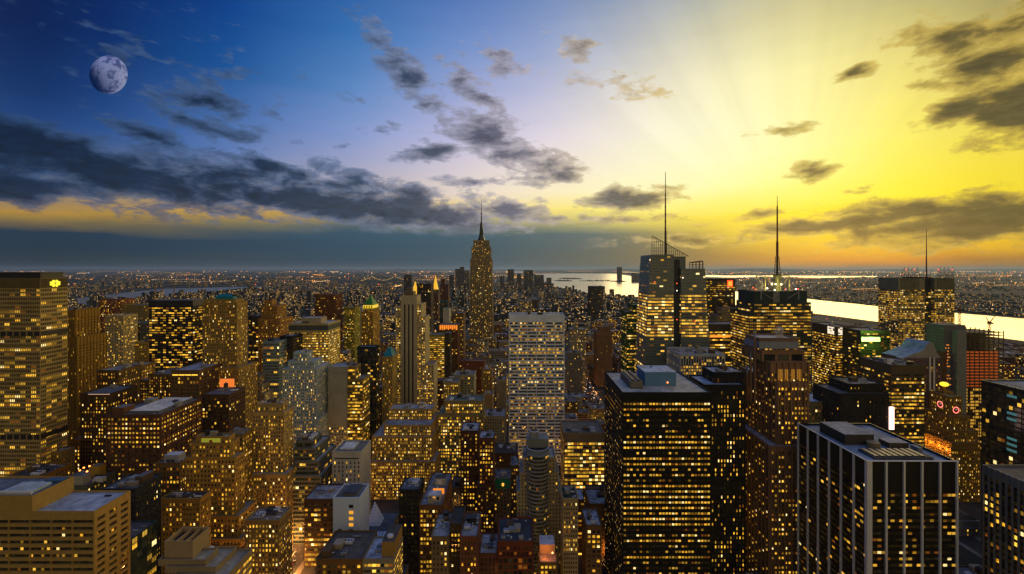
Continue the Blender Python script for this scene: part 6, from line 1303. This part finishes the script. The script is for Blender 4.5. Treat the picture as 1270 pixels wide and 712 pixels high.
# ------------------------------------------------------------------ the sprawl beyond
def inside(x, y, poly):
    c = False; n = len(poly)
    for i in range(n):
        (xa, ya), (xb, yb2) = poly[i], poly[i-1]
        if (ya > y) != (yb2 > y) and x < (xb-xa)*(y-ya)/(yb2-ya)+xa: c = not c
    return c
wet = lambda x, y: any(inside(x, y, w) for w in WATER)
CITY = city_mat(); b = MB()
def far_box(x0, x1, y0, y1, z):
    w, d = x1-x0, y1-y0; o_ = rnd.random()*400; P = []; U = []
    o_ = math.floor(o_)*6.0
    for (a, c_, L) in (((x0, y0), (x1, y0), w), ((x1, y0), (x1, y1), d), ((x1, y1), (x0, y1), w), ((x0, y1), (x0, y0), d)):
        P.append([(*a, 0), (*c_, 0), (*c_, z), (*a, z)]); U.append([[o_, 0], [o_+L, 0], [o_+L, z], [o_, z]])
    P.append([(x0, y0, z), (x1, y0, z), (x1, y1, z), (x0, y1, z)]); U.append([[-60, -60]]*4)
    FB.append((P, U))
FB = []
for q in rest: far_box(*q)
hl = [h for h in HEROES if h[3] > 1200]
n = 0
while n < 11500:
    py = HY+1.2*math.exp(rnd.random()*math.log(95/1.2)) if rnd.random() < .6 else rnd.uniform(340, 425); px = rnd.uniform(-40, 1310); x, y = gp(px, py)
    if y < 1150 or wet(x, y): continue
    s = 1+max(0, y-5000)/6000; w, d = rnd.uniform(14, 42)*s, rnd.uniform(14, 34)*s
    if y < 4300 and any(abs(x+w/2-a) < 12+w/2 for a in AVENUES): continue
    hgt = rnd.choice([9, 12, 14, 18, 24])*rnd.uniform(.8, 1.3)
    if x > 2400: hgt *= .75
    elif rnd.random() < .14: hgt = rnd.uniform(34, 75) if y < 6000 else rnd.uniform(30, 55)
    if px > 540 and px < 720 and y < 6500 and rnd.random() < .2: hgt *= 1.8
    if y > 9000: hgt = min(hgt, 26)
    if 900 < x < 1850 and y < 5200: hgt = min(hgt, 14)
    if y < 2600 and any(x < h[1]+4 and x+w > h[0]-4 and y < h[3]+4 and y+d > h[2]-4 for h in hl): continue
    if y < 2150 and any(x < c[1]+2 and x+w > c[0]-2 and y < c[3]+2 and y+d > c[2]-2 for c in near): continue
    if wet(x+w, y): continue
    dn = math.sin(x*.0021+1.3*math.sin(y*.0013))+math.sin(y*.0017-1.1*math.sin(x*.0011)+2)
    if dn < -1.0: continue
    if dn > 1.1 and y < 9000: hgt *= 1.5
    far_box(x, x+w, y, y+d, hgt); n += 1
b.q(np.array([p for P, U in FB for p in P]), CITY, np.array([u for P, U in FB for u in U]))
o = b.build('distant_buildings'); o['kind'] = 'stuff'
# lamps of the far streets
b = MB(); LM = [emit((1, .36, .03), 2.6), emit((1, .60, .22), 2.4), emit((1, .12, .04), 2.4), emit((.75, .85, 1), 1.6)]
def spark(x, y, z, s, m):
    p = [(x+s, y, z), (x, y+s, z), (x-s, y, z), (x, y-s, z)]
    for i in range(4):
        a, c_ = p[i], p[(i+1) % 4]; b.q([[a, c_, (x, y, z+s), (x, y, z+s)], [c_, a, (x, y, z-s), (x, y, z-s)]], m)
for k in range(95):
    px, py = rnd.uniform(-20, 1290), HY+3*math.exp(rnd.random()*math.log(22)); x, y = gp(px, py); a = rnd.choice([.12, .12, 1.69, .5, 2.1])+rnd.uniform(-.05, .05); stp = max(14, y*.004); mm = rnd.choice(LM[:2])
    for j in range(rnd.randint(14, 40)):
        xx, yy = x+math.cos(a)*stp*j, y+math.sin(a)*stp*j
        if yy > 1300 and not wet(xx, yy): spark(xx, yy, 11, max(.7, yy*.0006*rnd.uniform(.6, 1.1)), mm)
for k in range(1700):
    u = rnd.random()
    if u < .42: px, py = rnd.uniform(860, 1300), HY+rnd.choice([3.5, 4.5, 6, 8, 11, 15, 22])*rnd.uniform(.75, 1.3)
    elif u < .75: px, py = rnd.uniform(0, 640), HY+2.5*math.exp(rnd.random()*math.log(16))
    else: px, py = rnd.uniform(0, 1270), rnd.uniform(345, 415)
    x, y = gp(px, py)
    if wet(x, y) or y < 1000: continue
    spark(x, y, rnd.uniform(8, 28), max(.7, y*.0009*rnd.choice([.4, .5, .7, 1.0, 1.3])), rnd.choice([LM[0]]*6+[LM[1]]*4+[LM[2]]+[LM[3]]))
o = b.build('city_lights'); o['kind'] = 'stuff'

# ------------------------------------------------------------------ the avenue: trees of the park, lamps, traffic
LEAF = [wall((.035, .05, .02), .8, .5, .6), wall((.055, .065, .025), .8, .5, .6)]
def tree_mesh(seed):
    rr = random.Random(seed); t_ = MB(); BK = wall((.05, .04, .03), .9); t_.bar((0, 0, 0), (0, 0, 6), .35, BK, 6, .22)
    lims = []
    for k in range(6):
        a = k*1.05+rr.random(); e = (3.2*math.cos(a), 3.2*math.sin(a), 8.5+rr.random()*3); t_.bar((0, 0, 4.5+k*.2), e, .16, BK, 5, .05); lims.append(e)
    c = MB(); cl = [(e[0]*rr.uniform(.6, 1.3), e[1]*rr.uniform(.6, 1.3), e[2]+rr.uniform(-1, 3)) for e in lims for _ in range(2)]
    for p in cl:
        for k in range(38):
            q = Vector(p)+Vector((rr.gauss(0, 1.1), rr.gauss(0, 1.1), rr.gauss(0, .9))); u = Vector((rr.gauss(0, 1), rr.gauss(0, 1), rr.gauss(0, 1))).normalized(); v = u.orthogonal().normalized(); s = rr.uniform(.25, .5)
            c.q([[tuple(q-u*s), tuple(q-v*s*.6), tuple(q+u*s), tuple(q+v*s*.6)]], rr.choice(LEAF))
    return t_, c
protos = []
for s in range(3):
    t_, c = tree_mesh(s); protos.append((t_, c))
first = {}
k = 0
for i in range(4):
    for j in range(6):
        x, y = 78+i*13+rnd.uniform(-3, 3), 806+j*17+rnd.uniform(-3, 3); s = k % 3
        nm = ['in the front row', 'in the middle', 'at the back'][min(2, j//2)]
        r = thing('park_tree', f"small dark leafy tree {nm} of the park beside the avenue", 'tree', (x, y, 0), 'park trees '+nm); r.rotation_euler = (0, 0, rnd.uniform(0, 6)); r.scale = (rnd.uniform(.9, 1.3),)*3
        if s not in first:
            a, c = protos[s][0].build('trunk', r), protos[s][1].build('crown', r); first[s] = (a, c)
        else:
            for o in first[s]: d = o.copy(); COL.objects.link(d); d.parent = r; d.name = o.name.split('.')[0]
        k += 1
lamp0 = None
def street_lamp(x, y, s, lbl, grp):
    global lamp0
    r = thing('street_lamp', lbl, 'street lamp', (x, y, .14), grp); r.rotation_euler = (0, 0, 0 if s > 0 else math.pi)
    if lamp0 is None:
        m = MB(); m.bar((0, 0, 0), (0, 0, 8.5), .13, STEEL, 6, .08); m.bar((0, 0, 8.4), (2.2, 0, 9.0), .07, STEEL, 5); p = m.build('post', r)
        m = MB(); m.cyl(2.3, 0, 8.6, 9.1, .75, .35, emit((1, .42, .08), 7), 8); hd = m.build('lamp_head', r); lamp0 = (p, hd)
    else:
        for o in lamp0: d = o.copy(); COL.objects.link(d); d.parent = r
for k in range(16):
    for s in (-1, 1): street_lamp(150+s*11.5, 620+k*42, -s, 'orange street lamp on the '+('left' if s < 0 else 'right')+' kerb of the avenue by the park', 'lamps along the park avenue '+('left' if s < 0 else 'right'))
LL = bpy.data.lights.new('street_lamp_fill', 'POINT'); LL.energy = 14000; LL.color = (1, .40, .08); LL.shadow_soft_size = .6
def lamp_light(x, y): lo = bpy.data.objects.new('street_lamp_fill', LL); COL.objects.link(lo); lo.location = (x, y, 8.3)
for k in range(6): lamp_light(150+(9 if k % 2 else -9), 704+k*84)
LL_FILL = LL.copy(); LL_FILL.energy = 34000
for k in range(7): lo = bpy.data.objects.new('street_lamp_fill', LL_FILL); COL.objects.link(lo); lo.location = (-200+(9 if k % 2 else -9), 350+k*34, 8.3)  # extra fill lights without posts, added to strengthen the canyon street's glow
for k in range(6): lamp_light(-200+(9 if k % 2 else -9), 330+k*40)
for ax, an in ((-480, 'third'), (-345, 'second'), (430, 'far right')):  # lamps added in mostly hidden avenues as orange fill for dark walls
    for k in range(9):
        yy = 330+k*82+14
        if ax == 430 and yy < 560: continue
        street_lamp(ax+(11.5 if k % 2 else -11.5), yy, -1 if k % 2 else 1, f'orange street lamp deep in the {an} avenue canyon', f'lamps of the {an} avenue'); lamp_light(ax+(9 if k % 2 else -9), yy)  # added lamp and light, orange fill for the dark walls
for k in range(11):     # cross streets: lamps added so their glow fills the black gaps
    for xx in (-300, -262, -130, -60, 10, 80, 230, 310):
        yy = 250+k*80-9
        if any(h[0]-6 < xx < h[1]+6 and h[2]-3 < yy < h[3]+3 for h in HEROES): continue
        if PX(xx, yy) < 0 or PX(xx, yy) > 1270 or rnd.random() < .45: continue
        street_lamp(xx, yy, 1, 'orange street lamp in a narrow cross street between the blocks', 'lamps of the cross streets'); lamp_light(xx+2.3, yy)  # added lamp and light, fill for the black gaps
for k in range(6):
    for s in (-1, 1): street_lamp(-200+s*11.5, 330+k*40, -s, 'orange street lamp on the '+('left' if s < 0 else 'right')+' kerb of the canyon street', 'lamps along the canyon street '+('left' if s < 0 else 'right'))
def car_parts(col):
    m = MB(); P = wall(col, .35, .05, .1, 0, .6); G_ = wall((.01, .012, .014), .1)
    prof = [(-2.3, .3), (-2.3, .85), (-1.5, .98), (1.2, 1.0), (2.25, .85), (2.3, .3)]
    cab = [(-1.5, .98), (-1.0, 1.5), (.6, 1.5), (1.25, 1.0)]
    for pr, mm, w in ((prof, P, .9), (cab, G_, .8)):
        m.ngon([(-w, y, z) for y, z in pr], mm); m.ngon([(w, y, z) for y, z in pr][::-1], mm)
        for p, q in zip(pr, pr[1:]+pr[:1]): m.q([[(-w, *p), (-w, *q), (w, *q), (w, *p)]], mm)
    m.q([[(-.78, -1.0, 1.51), (.78, -1.0, 1.51), (.78, .6, 1.51), (-.78, .6, 1.51)]], P)
    wh = []
    for sx in (-1, 1):
        for sy in (-1.45, 1.45):
            w = MB(); w.bar((sx*.72, sy, .33), (sx*.93, sy, .33), .33, DARK, 10); wh.append(w)
    lights = []
    for sx in (-.62, .62):
        h_ = MB(); h_.box(sx-.22, sx+.22, 2.26, 2.34, .6, .85, emit((1, .85, .6), 12), bottom=True); lights.append(('headlight', h_))
        h_ = MB(); h_.box(sx-.22, sx+.22, -2.34, -2.26, .6, .85, emit((1, .05, .02), 6), bottom=True); lights.append(('tail_light', h_))
    return m, wh, lights
pc = {}
def car(x, y, toward, ci, lbl, grp):
    col = [(.45, .33, .02), (.02, .02, .022), (.4, .4, .4)][ci]; r = thing('car', lbl, 'car', (x, y, .04), grp); r.rotation_euler = (0, 0, math.pi if toward else 0)
    if ci not in pc:
        m, wh, li = car_parts(col); pc[ci] = [m.build('body', r)]+[w.build('wheel', r) for w in wh]+[h_.build(nm, r) for nm, h_ in li]
    else:
        for o in pc[ci]: d = o.copy(); COL.objects.link(d); d.parent = r
cw = ['yellow', 'black', 'silver']
for k in range(34):
    ci = rnd.choice([0, 0, 1, 2]); ln = rnd.choice([-7.3, -2.5, 2.5, 7.3]); car(150+ln, 640+k*17+rnd.uniform(-3, 3), True, ci, f"{cw[ci]} car with bright headlights in the traffic of the park avenue", f"{cw[ci]} cars on the park avenue")
for k in range(14):
    ci = rnd.choice([0, 1, 2]); ln = rnd.choice([-7.3, -2.5, 2.5, 7.3]); car(-200+ln, 340+k*15+rnd.uniform(-3, 3), False, ci, f"{cw[ci]} car with red tail lights in the canyon street", f"{cw[ci]} cars in the canyon street")
